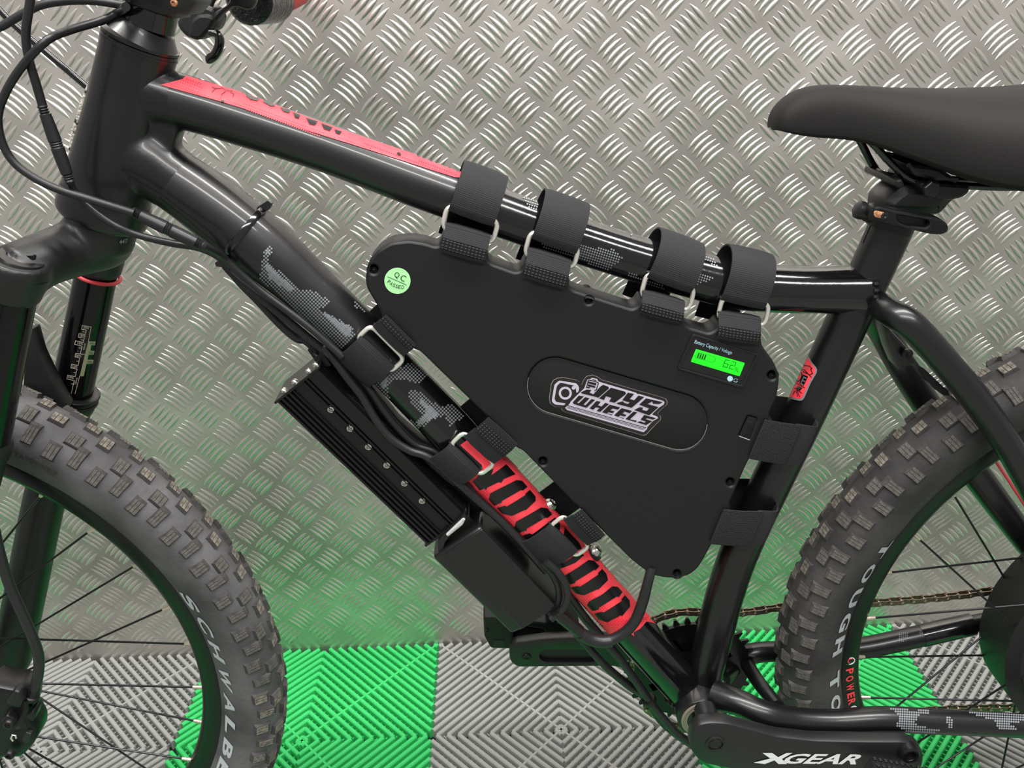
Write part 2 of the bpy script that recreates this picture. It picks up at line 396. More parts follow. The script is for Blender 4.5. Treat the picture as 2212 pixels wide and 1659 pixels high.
# ================================================================== SETTING
# wall of five-bar tread plate
PIT, LX0, LZ0 = 0.0614223720, -0.118327206, 0.956784489
mb = MB(); mb.box((0, .012, .86), Vector((1, 0, 0)), Vector((0, 1, 0)), Vector((0, 0, 1)), 1.75, .012, .90)
wall = mb.build('wall_back', m_alu, kind='structure', label='bare aluminium five-bar tread plate wall behind the bicycle')
def bars():
    L, W_, Hh = .0184, .0034, .0014
    ts = [-1, -.8, -.45, 0, .45, .8, 1]; one = []; fo = []
    for t in ts:
        e = max(1-t*t, 0.0); wv = W_*e**.95; h = Hh*e**.6; bow = .0007*(1-t*t)
        one.append([(t*L, -wv+bow, 0), (t*L, -wv*.45+bow, h*.8), (t*L, bow, h), (t*L, wv*.45+bow, h*.8), (t*L, wv+bow, 0)])
    one = np.array(one).reshape(-1, 3)
    for i in range(len(ts)-1):
        for k in range(4): fo.append([i*5+k, i*5+k+1, (i+1)*5+k+1, (i+1)*5+k])
    fo = np.array(fo); V = []; Fs = []; nb = 0; rs = np.random.RandomState(3)
    c45 = math.sqrt(.5)
    for i in range(-28, 28):
        for j in range(-14, 16):
            for ty in (0, 1):
                x = LX0+PIT*(i+.5*ty); z = LZ0-PIT*(j+.5*ty)
                for k in range(-2, 3):
                    sgn = -1 if ty else 1         # type 0 leans '/', type 1 leans '\'
                    ux, uz = c45, c45*sgn; nx, nz = -c45*sgn, c45
                    ox = x+k*.0083*(-nx if ty == 0 else nx)*1.0; oz = z+k*.0083*(-nz if ty == 0 else nz)
                    if abs(ox) > 1.70 or oz > 1.73 or oz < .018: continue
                    h = 1+rs.uniform(-.06, .06)
                    V.append(np.c_[ox+one[:, 0]*ux+one[:, 1]*nx, -one[:, 2]*h, oz+one[:, 0]*uz+one[:, 1]*nz]); Fs.append(fo+nb); nb += len(one)
    V = np.concatenate(V); Fs = np.concatenate(Fs)
    me = bpy.data.meshes.new('tread_bar'); me.vertices.add(len(V)); me.vertices.foreach_set('co', V.ravel())
    me.loops.add(Fs.size); me.loops.foreach_set('vertex_index', Fs.ravel().astype(np.int32)); me.polygons.add(len(Fs))
    me.polygons.foreach_set('loop_start', np.arange(0, Fs.size, 4, dtype=np.int32)); me.update(calc_edges=True); me.validate()
    me.polygons.foreach_set('use_smooth', [True]*len(me.polygons)); me.materials.append(m_bar)
    o = bpy.data.objects.new('tread_bar', me); link(o, wall, kind='stuff'); return o
bars()
# floor: slab, then interlocking ribbed plastic tiles in a chequerboard
floor = MB().box((.1, -1.29, -.038), Vector((1, 0, 0)), Vector((0, 1, 0)), Vector((0, 0, 1)), 2.05, 1.30, .02).build('floor', m_conc, kind='structure', label='dark floor slab under ribbed plastic tiles')
def tile_mesh(m):
    T = .4; h = T/2-.0012; n = 24; mb = MB(); Z = Vector((0, 0, 1)); th = .0165
    def bar(a, b, w_, z0, z1, rd=True):
        a = Vector((*a, 0)); b = Vector((*b, 0)); d = (b-a).normalized(); nn = Z.cross(d)*w_
        pr = [(-1, z0), (-1, z1-.0022), (-.62, z1-.0004), (0, z1), (.62, z1-.0004), (1, z1-.0022), (1, z0)] if rd else [(-1, z0), (-1, z1), (1, z1), (1, z0)]
        k = len(pr); vs = [p+nn*q[0]+Z*q[1] for p in (a, b) for q in pr]
        mb.add(vs, [[i, (i+1) % k, k+(i+1) % k, k+i] for i in range(k)]+[list(range(k)), list(range(k, 2*k))[::-1]])
    for sx in (-1, 1):
        for sy in (-1, 1):
            for i in range(n):
                c = (i+.5)*T/n
                x0 = max(0, c-h); x1 = min(c, h)
                if x1-x0 < .004: continue
                bar((sx*x0, sy*(c-x0)), (sx*x1, sy*(c-x1)), .0034, -th, 0)
            for k in range(-15, 16):      # cross webs between the ribs, a little lower
                s_ = k*.0136; a, b = max(s_, 0), max(-s_, 0); t = min(h-a, h-b)
                if t < .01: continue
                main = (k == 0)
                bar((sx*a, sy*b), (sx*(a+t), sy*(b+t)), .0016 if main else .0012, -th, -.0006 if main else -.0100, False)
    return mb.build('floor_tile', m, sharp=30, fixn=False).data, None
tms = []
for m in (m_grey, m_green):
    me, _ = tile_mesh(m); tms.append(me)
for o in list(COL.objects):
    if o.name.startswith('floor_tile'): bpy.data.objects.remove(o)
TX0 = -0.1022
for j in range(0, 6):
    for c in range(-5, 5):
        o = bpy.data.objects.new('floor_tile', tms[(c+j) % 2 if j < 2 else 0]); o.location = (TX0+.4*(c+.5), -.2-.4*j, -.00825); link(o, floor)

# ================================================================== BICYCLE
bike = empty('bicycle', (.1, YB, 0), label='black mountain bicycle with red decals standing before the tread plate wall', cat='bicycle')
head = ptube('head_tube', [(303, 93, 79), (285, 170, 78), (263, 275, 82), (241, 375, 88), (225, 445, 92), (222, 458, 90)], YB, m_paint, bike, seg=40)
mb = MB(); P, R = tpath([(303.5, 90, 80.5), (305, 84, 80.5)], YB); mb.tube(P, R, 40); P, R = tpath([(306, 80, 79), (313, 62, 66), (317, 52, 60)], YB); mb.tube(P, R, 40)
P, R = tpath([(302, 99, 80.5), (301, 103, 80.5)], YB); mb.tube(P, R, 40)
mb.build('headset_cup', m_paint, bike)
ptube('headset_spacer', [(317, 54, 58), (331, -10, 57)], YB, m_gloss, bike, seg=40)
mb = MB(); P, R = tpath([(232, 418, 93), (222, 458, 93), (219, 470, 86)], YB); mb.tube(P, R, 40); mb.build('lower_headset_cup', m_paint, bike)
top = ptube('top_tube', [(285, 195, 62), (340, 205, 60), (420, 227, 57), (500, 252, 55), (700, 318, 52), (900, 393, 53), (1050, 448, 52), (1200, 502, 50), (1350, 551, 49), (1450, 580, 50), (1530, 602, 51), (1600, 617, 52), (1700, 624, 52), (1800, 625, 52), (1865, 625, 55)], YB, m_tube, bike, seg=96)
down = ptube('down_tube', [(262, 318, 66), (330, 358, 66), (400, 404, 68), (470, 456, 70), (545, 516, 70), (600, 562, 66), (660, 616, 60), (774, 722, 53), (846, 797, 50), (962, 915, 51), (1052, 1013, 50), (1180, 1150, 48), (1348, 1338, 46), (1440, 1440, 46), (1500, 1505, 48)], YB, m_tube, bike, seg=96)
seat = ptube('seat_tube', [(1924, 492, 47), (1880, 588, 46), (1832, 690, 45), (1744, 880, 44), (1594, 1200, 41), (1536, 1400, 39), (1524, 1452, 37), (1520, 1480, 38)], YB, m_paint, bike, seg=80)
# welds
mb = MB()
P, R = tpath([(272, 235, 78), (263, 275, 80), (248, 340, 84), (238, 390, 86)], YB); mb.tube(P, R, 40)
P, R = tpath([(285, 192, 70), (330, 203, 66), (375, 215, 60), (425, 229, 55.5), (450, 236, 53)], YB); mb.tube(P, R, 36)
P, R = tpath([(268, 318, 76), (310, 342, 75), (350, 370, 71), (395, 400, 66.4), (425, 422, 60)], YB); mb.tube(P, R, 36)
mb.prism([at(u, v, YB-.013) for u, v in ((290, 200), (345, 240), (372, 268), (382, 290), (372, 318), (300, 350))], (0, .026, 0))
joint = mb.build('head_gusset', m_paint, bike)
md = joint.modifiers.new('r', 'REMESH'); md.mode = 'VOXEL'; md.voxel_size = .0021; md.use_smooth_shade = True
sm = joint.modifiers.new('s', 'SMOOTH'); sm.iterations = 24; sm.factor = .6
plate('head_badge', [rnd([(182, 192), (190, 178), (200, 184), (196, 215), (186, 252), (176, 290), (166, 328), (154, 341), (145, 337), (149, 302), (159, 262), (170, 226)], 3)], YB-.012, .024, m_badge, bike, .001, label='worn silver head badge seen edge-on')
def weld(name, c, ax, R, r, n=26, a0=0, a1=2*PI, sx=1., m=m_paint):
    ax = Vector(ax).normalized(); N = ax.orthogonal().normalized(); B = ax.cross(N); mb = MB()
    for i in range(n):
        a = a0+(a1-a0)*i/n; p = Vector(c)+(N*math.cos(a)+B*math.sin(a))*R
        mb.lathe(p, ax, [(0, -r), (r*.8, -r*.6), (r, 0), (r*.8, r*.6), (0, r)], 8)
    return mb.build(name, m, bike)
bbc = at(1528, 1510, YB)
BBR = .0235
NEAR = lambda u, v, d: at(u, v, YB-d)
shell = MB().lathe(at(1518, 1553, YB-.038), (0, 1, 0), [(.0215, 0), (.0262, .0004), (.0272, .003), (.0272, .073), (.0262, .076), (.02, .076)], 40).build('bottom_bracket_shell', m_paint, bike)
BB = at(1518, 1553, YB-.038); BB.y = YB
MB().lathe(BB+Vector((0, -.0385, 0)), (0, -1, 0), [(.0236, -.004), (.0236, .0012), (.0222, .0016), (.0216, .0004), (.0195, .0004), (.019, .0012), (.0175, .0012), (.017, -.003)], 40).build('bearing_ring', m_race, bike, label='pale worn bearing ring')
MB().lathe(BB+Vector((0, -.082, 0)), (0, 1, 0), [(.0105, 0), (.0105, .17)], 24).build('crank_spindle', m_dark, bike)
def wring(c, ax, R, r, name='weld_bead', squash=1.):
    return weld(name, c, ax, R, r, 24)
dtax = (at(1440, 1440, YB)-at(1348, 1338, YB)); wring(at(1478, 1482, YB), dtax, 46/ppm(bbc), .0036)
wring(at(1524, 1470, YB), at(1594, 1200, YB)-at(1536, 1400, YB), .0198, .0034)
wring(at(1868, 623, YB), Vector((1, 0, 0)), 53/ppm(at(1868, 623, YB)), .0034)
# rear triangle
ns = ptube('chain_stay', [(1545, 1500, 30, .030), (1600, 1519, 28, .012), (1652, 1541, 27, 0), (1720, 1554, 26), (1800, 1558, 26), (1900, 1553, 27), (2000, 1557, 27), (2100, 1562, 26), (2230, 1567, 25), (2330, 1560, 22)], YB-.062, m_paint, bike, seg=28)
fs = ptube('chain_stay', [(1552, 1462, 28, -.03), (1590, 1428, 24), (1630, 1410, 22), (1700, 1406, 22), (1800, 1403, 24), (1870, 1398, 23), (1985, 1374, 23), (2080, 1352, 22), (2120, 1343, 18), (2260, 1310, 16)], YB+.062, m_paint, bike, seg=28)
ptube('chain_stay_guard', [(1990, 1373, 24.5), (2060, 1357, 24), (2100, 1348, 23.5)], YB+.062, m_gloss, bike, seg=28)
ptube('stay_bridge', [(1612, 1432, 15, .05), (1640, 1475, 15, -.01), (1680, 1525, 15, -.055)], YB, m_paint, bike)
ss = ptube('seat_stay', [(1872, 646, 24, .056), (1898, 657, 28, .036), (1930, 678, 31, .014), (1975, 708, 32, .002), (2068, 812, 31), (2120, 878, 31), (2170, 950, 29), (2215, 1028, 28), (2300, 1190, 26)], YB-.052, m_paint, bike, seg=28)
ptube('seat_stay', [(1868, 655, 30, -.03), (1905, 712, 30), (1945, 784, 30), (1990, 856, 30), (2080, 985, 30), (2150, 1080, 29), (2240, 1200, 26)], YB+.052, m_paint, bike, seg=28)
ptube('brake_cable', [(2150, 995, 3), (2175, 1032, 3), (2205, 1078, 3), (2240, 1130, 3)], YB+.03, m_ring, bike, seg=8, label='thin red cable behind the rear wheel')
plate('stay_bridge', [rnd([(1905, 690), (1962, 752), (2020, 832), (2045, 850), (2030, 838), (1990, 800), (1968, 790), (1942, 800), (1925, 760)], 6)], YB-.012, .024, m_paint, bike, .003)
MB().lathe(at(1958, 762, YB-.014), (0, -1, 0), [(.0048, 0), (.0048, .003), (.003, .004), (0, .0035)], 16).build('bridge_bolt', m_anod2, bike)

# ---------------------------------------------------------------- fork
fork = empty('fork', at(180, 520, YB), bike)
mb = MB()
P, R = tpath([(38, 588, 64, -.062), (90, 562, 58, -.045), (150, 540, 60, -.02), (205, 520, 66, 0), (222, 514, 64, .03), (228, 512, 52, .068)], YB, 6); mb.tube(P, R, 28)
P, R = tpath([(41, 558, 65), (38, 575, 68), (32, 600, 64), (22, 638, 58)], YB-.068, 4); mb.tube(P, R, 32)
P, R = tpath([(222, 462, 72), (214, 515, 72), (212, 530, 64)], YB, 4); mb.tube(P, R, 32)
P, R = tpath([(222, 530, 50), (212, 572, 49), (209, 588, 46)], YB+.066, 4); mb.tube(P, R, 32)
crown = mb.build('fork_crown', m_matte, fork)
md = crown.modifiers.new('r', 'REMESH'); md.mode = 'VOXEL'; md.voxel_size = .0022; md.use_smooth_shade = True
sm = crown.modifiers.new('s', 'SMOOTH'); sm.iterations = 7; sm.factor = .6
c_ = at(45, 566, YB-.068); ax_ = (at(45, 545, YB-.068)-at(20, 660, YB-.068)).normalized()
k_ = ppm(c_)
MB().lathe(c_-ax_*.003, ax_, [(64/k_, -.004), (60/k_, 0), (52/k_, .001), (50/k_, .005), (46/k_, .0075), (30/k_, .0078), (28/k_, .003), (0, .003)], 36).build('fork_top_cap', m_anod, fork)
p_ = c_+ax_*.001
MB().box(p_, CR, CF, ax_, 30/k_, 7/k_, .006).build('lockout_tab', m_anod, fork, bevel=.002)
text('fork_print', '44T', (257, 526), (17, -2), (1, -9), bvh(crown), m_lgrey, fork)
stan = ptube('stanchion', [(209, 585, 42), (190, 680, 42), (150, 868, 42)], YB+.068, m_stan, fork, seg=80)
ptube('stanchion', [(24, 640, 50), (2, 760, 50), (-36, 965, 50)], YB-.068, m_stan, fork, seg=36)
c_ = at(210, 592, YB+.068); ax2 = (at(209, 585, YB+.068)-at(150, 868, YB+.068)).normalized(); k_ = ppm(c_)
N_ = ax2.orthogonal().normalized(); B_ = ax2.cross(N_)
MB().tube([c_+(N_*math.cos(a)+B_*math.sin(a))*(46/k_) for a in np.linspace(0, 2*PI, 40, endpoint=False)], 4.2/k_, 8, closed=True).build('travel_ring', m_ring, fork, label='thin red rubber ring round the stanchion')
far = ptube('lower_leg', [(158, 842, 50), (154, 858, 51), (150, 872, 50), (146, 884, 46), (138, 925, 45), (96, 1080, 42), (55, 1280, 41), (30, 1400, 40), (24, 1430, 37), (20, 1446, 25), (18, 1452, 8)], YB+.068, m_matte, fork, seg=32, n=4)
mb = MB()
for q in ((158, 846), (154, 860)):
    c_ = at(*q, YB+.068); k_ = ppm(c_); mb.tube([c_+(N_*math.cos(a)+B_*math.sin(a))*(51/k_) for a in np.linspace(0, 2*PI, 40, endpoint=False)], 3.4/k_, 8, closed=True)
mb.build('wiper_seal', m_anod2, fork)
ptube('lower_leg', [(-36, 940, 55), (-39, 955, 60), (-43, 975, 58), (-47, 990, 54), (-80, 1140, 50), (-130, 1380, 50), (-165, 1560, 48)], YB-.068, m_matte, fork, seg=32, n=4)
plate('fork_arch', [rnd([(48, 835), (52, 745), (62, 708), (73, 708), (88, 762), (112, 812), (132, 850), (150, 880), (110, 905)], 8)], YB+.030, .014, m_matte, fork, .003)
# ---------------------------------------------------------------- wheels
TP = [(.3145, .0118), (.3240, .0202), (.3385, .0280), (.353, .0312), (.364, .0292), (.372, .0232), (.3775, .0150), (.3805, .0070), (.3815, 0)]
def ty(r):
    for (a, b), (c, d) in zip(TP[:-1], TP[1:]):
        if a <= r <= c: return b+(d-b)*(r-a)/(c-a)
    return TP[0][1] if r < TP[0][0] else 0
def ry(r):
    return .0122+(r-.3025)/(.3140-.3025)*.0020
def wheel(name, cx, rubm, arc, phase, signs, rf, delta, hub):
    C0 = Vector((cx, YB, RW)); wh = empty(name, C0, bike)
    def pt(r, a, y): return C0+Vector((r*math.cos(a), y, r*math.sin(a)))
    def ring(prof, nm, m, n=160, closed=True, sharp=40):
        vs = [pt(r, 2*PI*k/n, y) for k in range(n) for r, y in prof]; q = len(prof)
        fs_ = [[k*q+i, k*q+i+1, ((k+1) % n)*q+i+1, ((k+1) % n)*q+i] for k in range(n) for i in range(q-1)]
        return MB().add(vs, fs_).build(nm, m, wh, sharp=sharp)
    cm = catmull(TP, 3); full = [(r, -y) for r, y in cm]+[(r, y) for r, y in cm[::-1][1:]]
    tyre = ring(full, 'tyre', rubm, 180, sharp=80)
    ring([(.3185, -.0114), (.3200, -.0138), (.3178, -.0147), (.3140, -.0142), (.3025, -.0122), (.2965, -.0085), (.2935, -.003), (.2935, .003), (.2965, .0085), (.3025, .0122), (.3140, .0142), (.3178, .0147), (.3200, .0138), (.3185, .0114)], 'rim', m_rim, 160)
    # knobs
    def knob(sx, sy, h):
        mb = MB(); b = [(-1, -1), (1, -1), (1, 1), (-1, 1)]
        def fr(x0, x1, y0, y1, z0, z1, sh, mi, top=True):
            lo = [(x0, y0, z0), (x1, y0, z0), (x1, y1, z0), (x0, y1, z0)]; cx_, cy_ = (x0+x1)/2, (y0+y1)/2
            hi = [(cx_+(x-cx_)*sh, cy_+(y-cy_)*sh, z1) for x, y, _ in lo]
            mb.add(lo+hi, [[0, 1, 5, 4], [1, 2, 6, 5], [2, 3, 7, 6], [3, 0, 4, 7]], mi=0); mb.add(hi, [[0, 1, 2, 3]], mi=mi)
        fr(-sx*1.25, sx*1.25, -sy*1.45, sy*1.25, -.0018, h*.75, .84, 0)
        for i in range(3):
            a = -sx+2*sx*i/3; fr(a+.00018, a+2*sx/3-.00018, -sy, sy, h*.55, h, .96, 1)
        return mb
    def knob_mesh(k, worn):
        o = k.build('tread_knob', [m_rubk, m_dust if worn else m_top], flat=True); me = o.data; bpy.data.objects.remove(o); return me
    ROWS = []   # (radius, y, tilt, count, alternate shift, sx(along), sy(across), h)
    for r, y, tilt, cnt, alt, sx, sy, h in ((.3665, -.0278, 1.04, 104, .0026, .0052, .0074, .0040), (.3772, -.0158, .48, 52, .0012, .0066, .0062, .0040), (.3812, -.0050, .12, 52, .001, .0066, .0058, .0036),
                                            (.3812, .0050, -.12, 52, .001, .0066, .0058, .0036), (.3772, .0158, -.48, 52, .0012, .0066, .0062, .0040), (.3665, .0278, -1.04, 104, .002, .0052, .0074, .0040)):
        K = knob(sx, sy, h); me = knob_mesh(K, abs(tilt) < .3); rest = MB()
        for i in range(cnt):
            a = 2*PI*(i+(.75 if (abs(tilt) < .3 and y < 0) else .5 if (abs(tilt) > .3 and y > 0) else .12 if abs(tilt) < .3 else .25 if abs(tilt) < .6 else 0))/cnt; s_ = 1 if i % 2 else -1
            dn = Vector((math.cos(a), 0, math.sin(a))); tn = Vector((-math.sin(a), 0, math.cos(a)))
            N = (dn*math.cos(tilt)+Vector((0, -1, 0))*math.sin(tilt)).normalized(); S = N.cross(tn)
            c = pt(r, a, y)+S*alt*s_-N*.0004
            vis = arc[0] <= a <= arc[1] and (y < 0.01)
            mt = Matrix((tn*(1.0 if s_ > 0 else .86), S*(.9 if s_ > 0 else 1.08), N)).transposed()
            if vis:
                o = bpy.data.objects.new('tread_knob', me); o.matrix_local = Matrix.Translation(c) @ mt.to_4x4()
                link(o, wh)
            else: rest.add([c+mt @ Vector(v) for v in K.v], K.f, mi=0); rest.mi[-len(K.f):] = K.mi
        if rest.v: rest.build('tread_knob', [m_rubk, m_dust], wh, kind='stuff', flat=True)
    # spokes
    for i in range(32):
        a = phase+2*PI*i/32; sd = -1 if i % 2 == 0 else 1; s_ = signs[i % 4]
        p0 = pt(.2955, a, sd*.002); p1 = pt(rf, a+s_*delta, sd*hub[1]); d = (p1-p0).normalized()
        MB().tube([p0+d*.006, p1], .00115, 8).build('spoke', m_spoke, wh)
        MB().tube([p0-d*.002, p0+d*.004, p0+d*.0115], [.0024, .0022, .0019], 8).build('nipple', m_nip, wh)
    if hub[2] == 'motor':
        hb = MB().lathe(C0, (0, 1, 0), [(.012, -.062), (.03, -.062), (.034, -.048), (.05, -.046), (.052, -.043), (.085, -.041), (.088, -.037), (hub[0]-.012, -.034), (hub[0]-.008, -.030), (hub[0], -.026), (hub[0], .026), (hub[0]-.008, .032), (.03, .036), (.012, .05)], 64).build('hub_motor', m_dark, wh)
        for k in range(10):
            q = pt(hub[0]-.016, k*2*PI/10+.3, -.0345); MB().lathe(q, (0, -1, 0), [(.003, -.001), (.003, .002), (.0015, .002), (0, .001)], 10).build('hub_bolt', m_dark, wh)
    else:
        MB().lathe(C0, (0, 1, 0), [(.011, -.052), (.02, -.05), (.033, -.034), (.033, -.030), (.018, -.026), (.018, .026), (.033, .030), (.033, .034), (.018, .04), (.011, .05)], 40).build('hub', m_anod, wh)
    return wh, tyre, C0
def ang(u, v, C0, y):
    p = at(u, v, y); return math.atan2(p.z-C0.z, p.x-C0.x)
def wheel_letters(name, chars, C0, wh, surf, rmid, hgt, m, dirn, flip, off=.0005, italic=0., bold=.034):
    """chars: (letter, angle, width metres); letters run along the rim"""
    mb = MB()
    for ch, a0, wd in chars:
        v, f = text2d(ch, bold); x0 = min(a for a, b in v); x1 = max(a for a, b in v); y0 = min(b for a, b in v); y1 = max(b for a, b in v)
        P = []
        for a, b in v:
            t = (b-y0)/(y1-y0)-.5; u = (a-x0)/max(x1-x0, .05)-.5+italic*t
            an = a0+dirn*u*wd/rmid; r = rmid+flip*t*hgt; y = -surf(r)-off
            P.append(C0+Vector((r*math.cos(an), y, r*math.sin(an))))
        mb.add(P, f)
    return mb.build(name, m, wh, fixn=False, flat=True, kind='stuff')
def ph(u, v, C0): return ang(u, v, C0, YB)
CF_ = Vector((XF, YB, RW)); CR_ = Vector((XR, YB, RW))
fw, ftyre, CF_ = wheel('front_wheel', XF, m_rubf, (0, 1.9), ph(206, 1137, CF_), (1, 1, -1, -1), .030, 1.0, (.035, .031, 'hub'))
rw_, rtyre, CR_ = wheel('rear_wheel', XR, m_rub, (1.7, 4.0), ph(1881, 1334, CR_), (-1, 1, 1, -1), .10, .62, (.146, .030, 'motor'))
SW = [('S', 413, 1300), ('C', 441, 1353), ('H', 463, 1408), ('W', 483, 1466), ('A', 498, 1522), ('L', 509, 1572), ('B', 516, 1622), ('E', 519, 1668)]
wheel_letters('tyre_print', [(c, ang(u, v, CF_, YB-.024), .0245 if c != 'W' else .0285) for c, u, v in SW], CF_, fw, ty, .3295, .0122, m_lgrey, -1, 1, italic=.25, off=.0013)
TT = [('T', 1905, 1183), ('O', 1880, 1236), ('U', 1854, 1289), ('G', 1833, 1340), ('H', 1815, 1391), ('T', 1803, 1466), ('O', 1796, 1516)]
wheel_letters('tyre_print', [(c, ang(u, v, CR_, YB-.020), .0245) for c, u, v in TT], CR_, rw_, ty, .3275, .0130, m_lgrey, 1, -1, off=.0013, bold=.045)
EM = [(c, ang(36+11.5*i, 980+6.3*i, CF_, YB-.03), .005) for i, c in enumerate('TATIONEZ')]
wheel_letters('embossed_print', EM, CF_, fw, ty, .3445, .0065, m_rubk, -1, 1, off=.0015, bold=0)
pw = [('P', 1843, 1447), ('O', 1840.5, 1463), ('W', 1838, 1482), ('E', 1837, 1500), ('R', 1836, 1514)]
wheel_letters('rim_print', [(c, ang(u, v, CR_, YB-.0125), .0080 if c != 'W' else .0100) for c, u, v in pw], CR_, rw_, ry, .3075, .0088, m_red, 1, -1)
wheel_letters('rim_print', [('C', ang(1835.5, 1530, CR_, YB-.0125), .0080)], CR_, rw_, ry, .3075, .0088, m_white, 1, -1)
def arcpts(C0, r0, a0, R1, n, y, s=0, e=2*PI):
    c = C0+Vector((r0*math.cos(a0), 0, r0*math.sin(a0)))
    return [c+Vector((R1*math.cos(s+(e-s)*k/n), y, R1*math.sin(s+(e-s)*k/n))) for k in range(n+1)]
aL = ang(1846, 1426, CR_, YB-.0125)
MB().tube(arcpts(CR_, .3072, aL, .0046, 20, -.0128), .0006, 6).build('rim_emblem', m_white, rw_)
MB().tube(arcpts(CR_, .3072, aL-.002, .003, 14, -.0129, 1.2, 4.4), .0008, 6).build('rim_emblem', m_red, rw_)
# ---------------------------------------------------------------- drivetrain
yfar = YB+.046
RC = at(1490, 1446, yfar); rch = .0745
mb = MB(); prof = [(.030, -.002), (.052, -.002), (rch-.004, -.0022), (rch-.004, .0022), (.052, .002), (.030, .002), (.030, -.002)]
mb.lathe(RC, (0, 1, 0), prof, 64)
for k in range(34):
    a = 2*PI*k/34; d = Vector((math.cos(a), 0, math.sin(a))); t = Vector((-d.z, 0, d.x))
    mb.prism([RC+d*(rch-.005)+t*.0042, RC+d*(rch+.0035)+t*.0012, RC+d*(rch+.0035)-t*.0012, RC+d*(rch-.005)-t*.0042], (0, .003, 0))
for k in range(4):
    a = k*PI/2+.5; d = Vector((math.cos(a), 0, math.sin(a))); mb.box(RC+d*.03, d, Vector((-d.z, 0, d.x)), Vector((0, 1, 0)), .026, .006, .002)
mb.build('chainring', m_anod, bike)
# chain
def chain(path, parent):
    P = [np.array(at(u, v, yfar)) for u, v in path]; P = catmull(P, 40); L = [0]
    for a, b in zip(P[:-1], P[1:]): L.append(L[-1]+np.linalg.norm(b-a))
    P = np.array(P); L = np.array(L); pit = .0129; n = int(L[-1]/pit)
    pts = [Vector([np.interp(k*pit, L, P[:, c]) for c in range(3)]) for k in range(n+1)]
    def lk(outer):
        mb = MB(); w_ = .0032 if outer else .0022; y = Vector((0, 1, 0))
        pr = []
        for k in range(20):
            t = k/20*2*PI; x = math.cos(t)*(.0128/2+.0040); z = math.sin(t)*(.0040-.0013*max(0, 1-abs(math.cos(t))*1.6))
            pr.append(Vector((x, 0, z)))
        for s_ in (-1, 1): mb.prism([p+y*(s_*w_-.0005) for p in pr], y*.001)
        for x in (-.00645, .00645): mb.lathe(Vector((x, -w_-.0009, 0)), y, [(.0012, 0), (.0018, .0004), (.0018, 2*w_+.0014), (.0012, 2*w_+.0018)], 10, mi=1)
        return mb.build('chain_link', [m_chain, m_pin], sharp=40).data
    ms = [lk(True), lk(False)]
    for o in [o for o in COL.objects if o.name.startswith('chain_link') and o.parent is None]: bpy.data.objects.remove(o)
    for k in range(n):
        a, b = pts[k], pts[k+1]; d = (b-a).normalized(); o = bpy.data.objects.new('chain_link', ms[k % 2])
        o.matrix_local = Matrix.Translation((a+b)/2) @ Matrix((d, Vector((0, 1, 0)), d.cross(Vector((0, 1, 0))))).transposed().to_4x4()
        link(o, parent)
ch = empty('chain', at(1800, 1306, yfar), bike)
chain([(1362, 1460), (1372, 1396), (1404, 1347), (1440, 1328), (1480, 1321), (1530, 1322), (1610, 1322), (1690, 1311), (1800, 1305), (1900, 1301), (2050, 1288), (2212, 1266), (2330, 1252)], ch)
chain([(1395, 1530), (1450, 1566), (1520, 1574), (1700, 1560), (1900, 1543), (2060, 1531), (2200, 1528), (2330, 1520)], ch)
MB().lathe(Vector((XR, YB+.046, RW)), (0, 1, 0), [(.02, -.003), (.048, -.002), (.050, 0), (.048, .002), (.02, .003)], 48).build('sprocket', m_chain, bike)
# cranks
yn = YB-.094
ck = empty('crank_arm', at(1540, 1600, yn), bike)
arm = plate('arm', [rnd([(1490, 1602), (1495, 1580), (1510, 1566), (1535, 1561), (1570, 1563), (1620, 1576), (1680, 1592), (1760, 1601), (1870, 1603), (1955, 1603), (1988, 1612), (1998, 1634), (1992, 1664), (1970, 1676), (1800, 1672), (1660, 1664), (1585, 1664), (1544, 1656), (1514, 1649), (1494, 1626)], 14)], yn, .0155, m_matte, ck, .0035)
Pn = at(1545, 1606, yn)
MB().lathe(Pn+Vector((0, .012, 0)), (0, 1, 0), [(.0140, -.004), (.0140, .006), (.0118, .014), (.0112, .034)], 36).build('boss', m_matte, ck)
MB().lathe(Pn+Vector((0, -.0002, 0)), (0, -1, 0), [(.0105, -.003), (.0105, .0008), (.0095, .0014), (.0078, .0012), (.0072, -.002), (0, -.002)], 30).build('bolt_recess', m_dark, ck)
MB().lathe(Pn+Vector((0, .0015, 0)), (0, -1, 0), [(.0072, -.002), (.0072, .002), (.0062, .0028), (0, .0028)], 6).build('crank_bolt', m_anod2, ck)
text('crank_print', 'GEAR', (1683, 1649), (166, 2), (0, -22), yn, m_white, ck, shear=.17, bold=.03)
mbx = MB()
for p in ([(1647, 1626), (1668, 1626), (1681, 1635), (1699, 1626), (1712, 1626), (1689, 1639), (1700, 1650), (1682, 1650), (1673, 1642), (1652, 1650), (1628, 1647), (1664, 1638)],): decal_mb(mbx, p, yn, .0006)
mbx.build('crank_print', m_white, ck, flat=True)
pd = empty('pedal', at(1960, 1660, yn-.05), bike)
mb = MB(); pc = at(1992, 1722, yn-.045); mb.box(pc+Vector((0, 0, -.004)), Vector((.95, 0, -.31)), Vector((0, 1, 0)), Vector((.31, 0, .95)), .045, .036, .009)
mb.build('pedal_body', m_plast, pd, bevel=.004)
mb = MB()
for i in range(14):
    for j in range(9): mb.box(pc+Vector((.95, 0, -.31))*(-.040+.0062*i)+Vector((0, -.032+.008*j, 0))+Vector((.31, 0, .95))*.0056, Vector((1, 0, 0)), Vector((0, 1, 0)), Vector((0, 0, 1)), .0012, .0018, .001)
mb.build('grip_ribs', m_dark, pd, kind='stuff', flat=True)
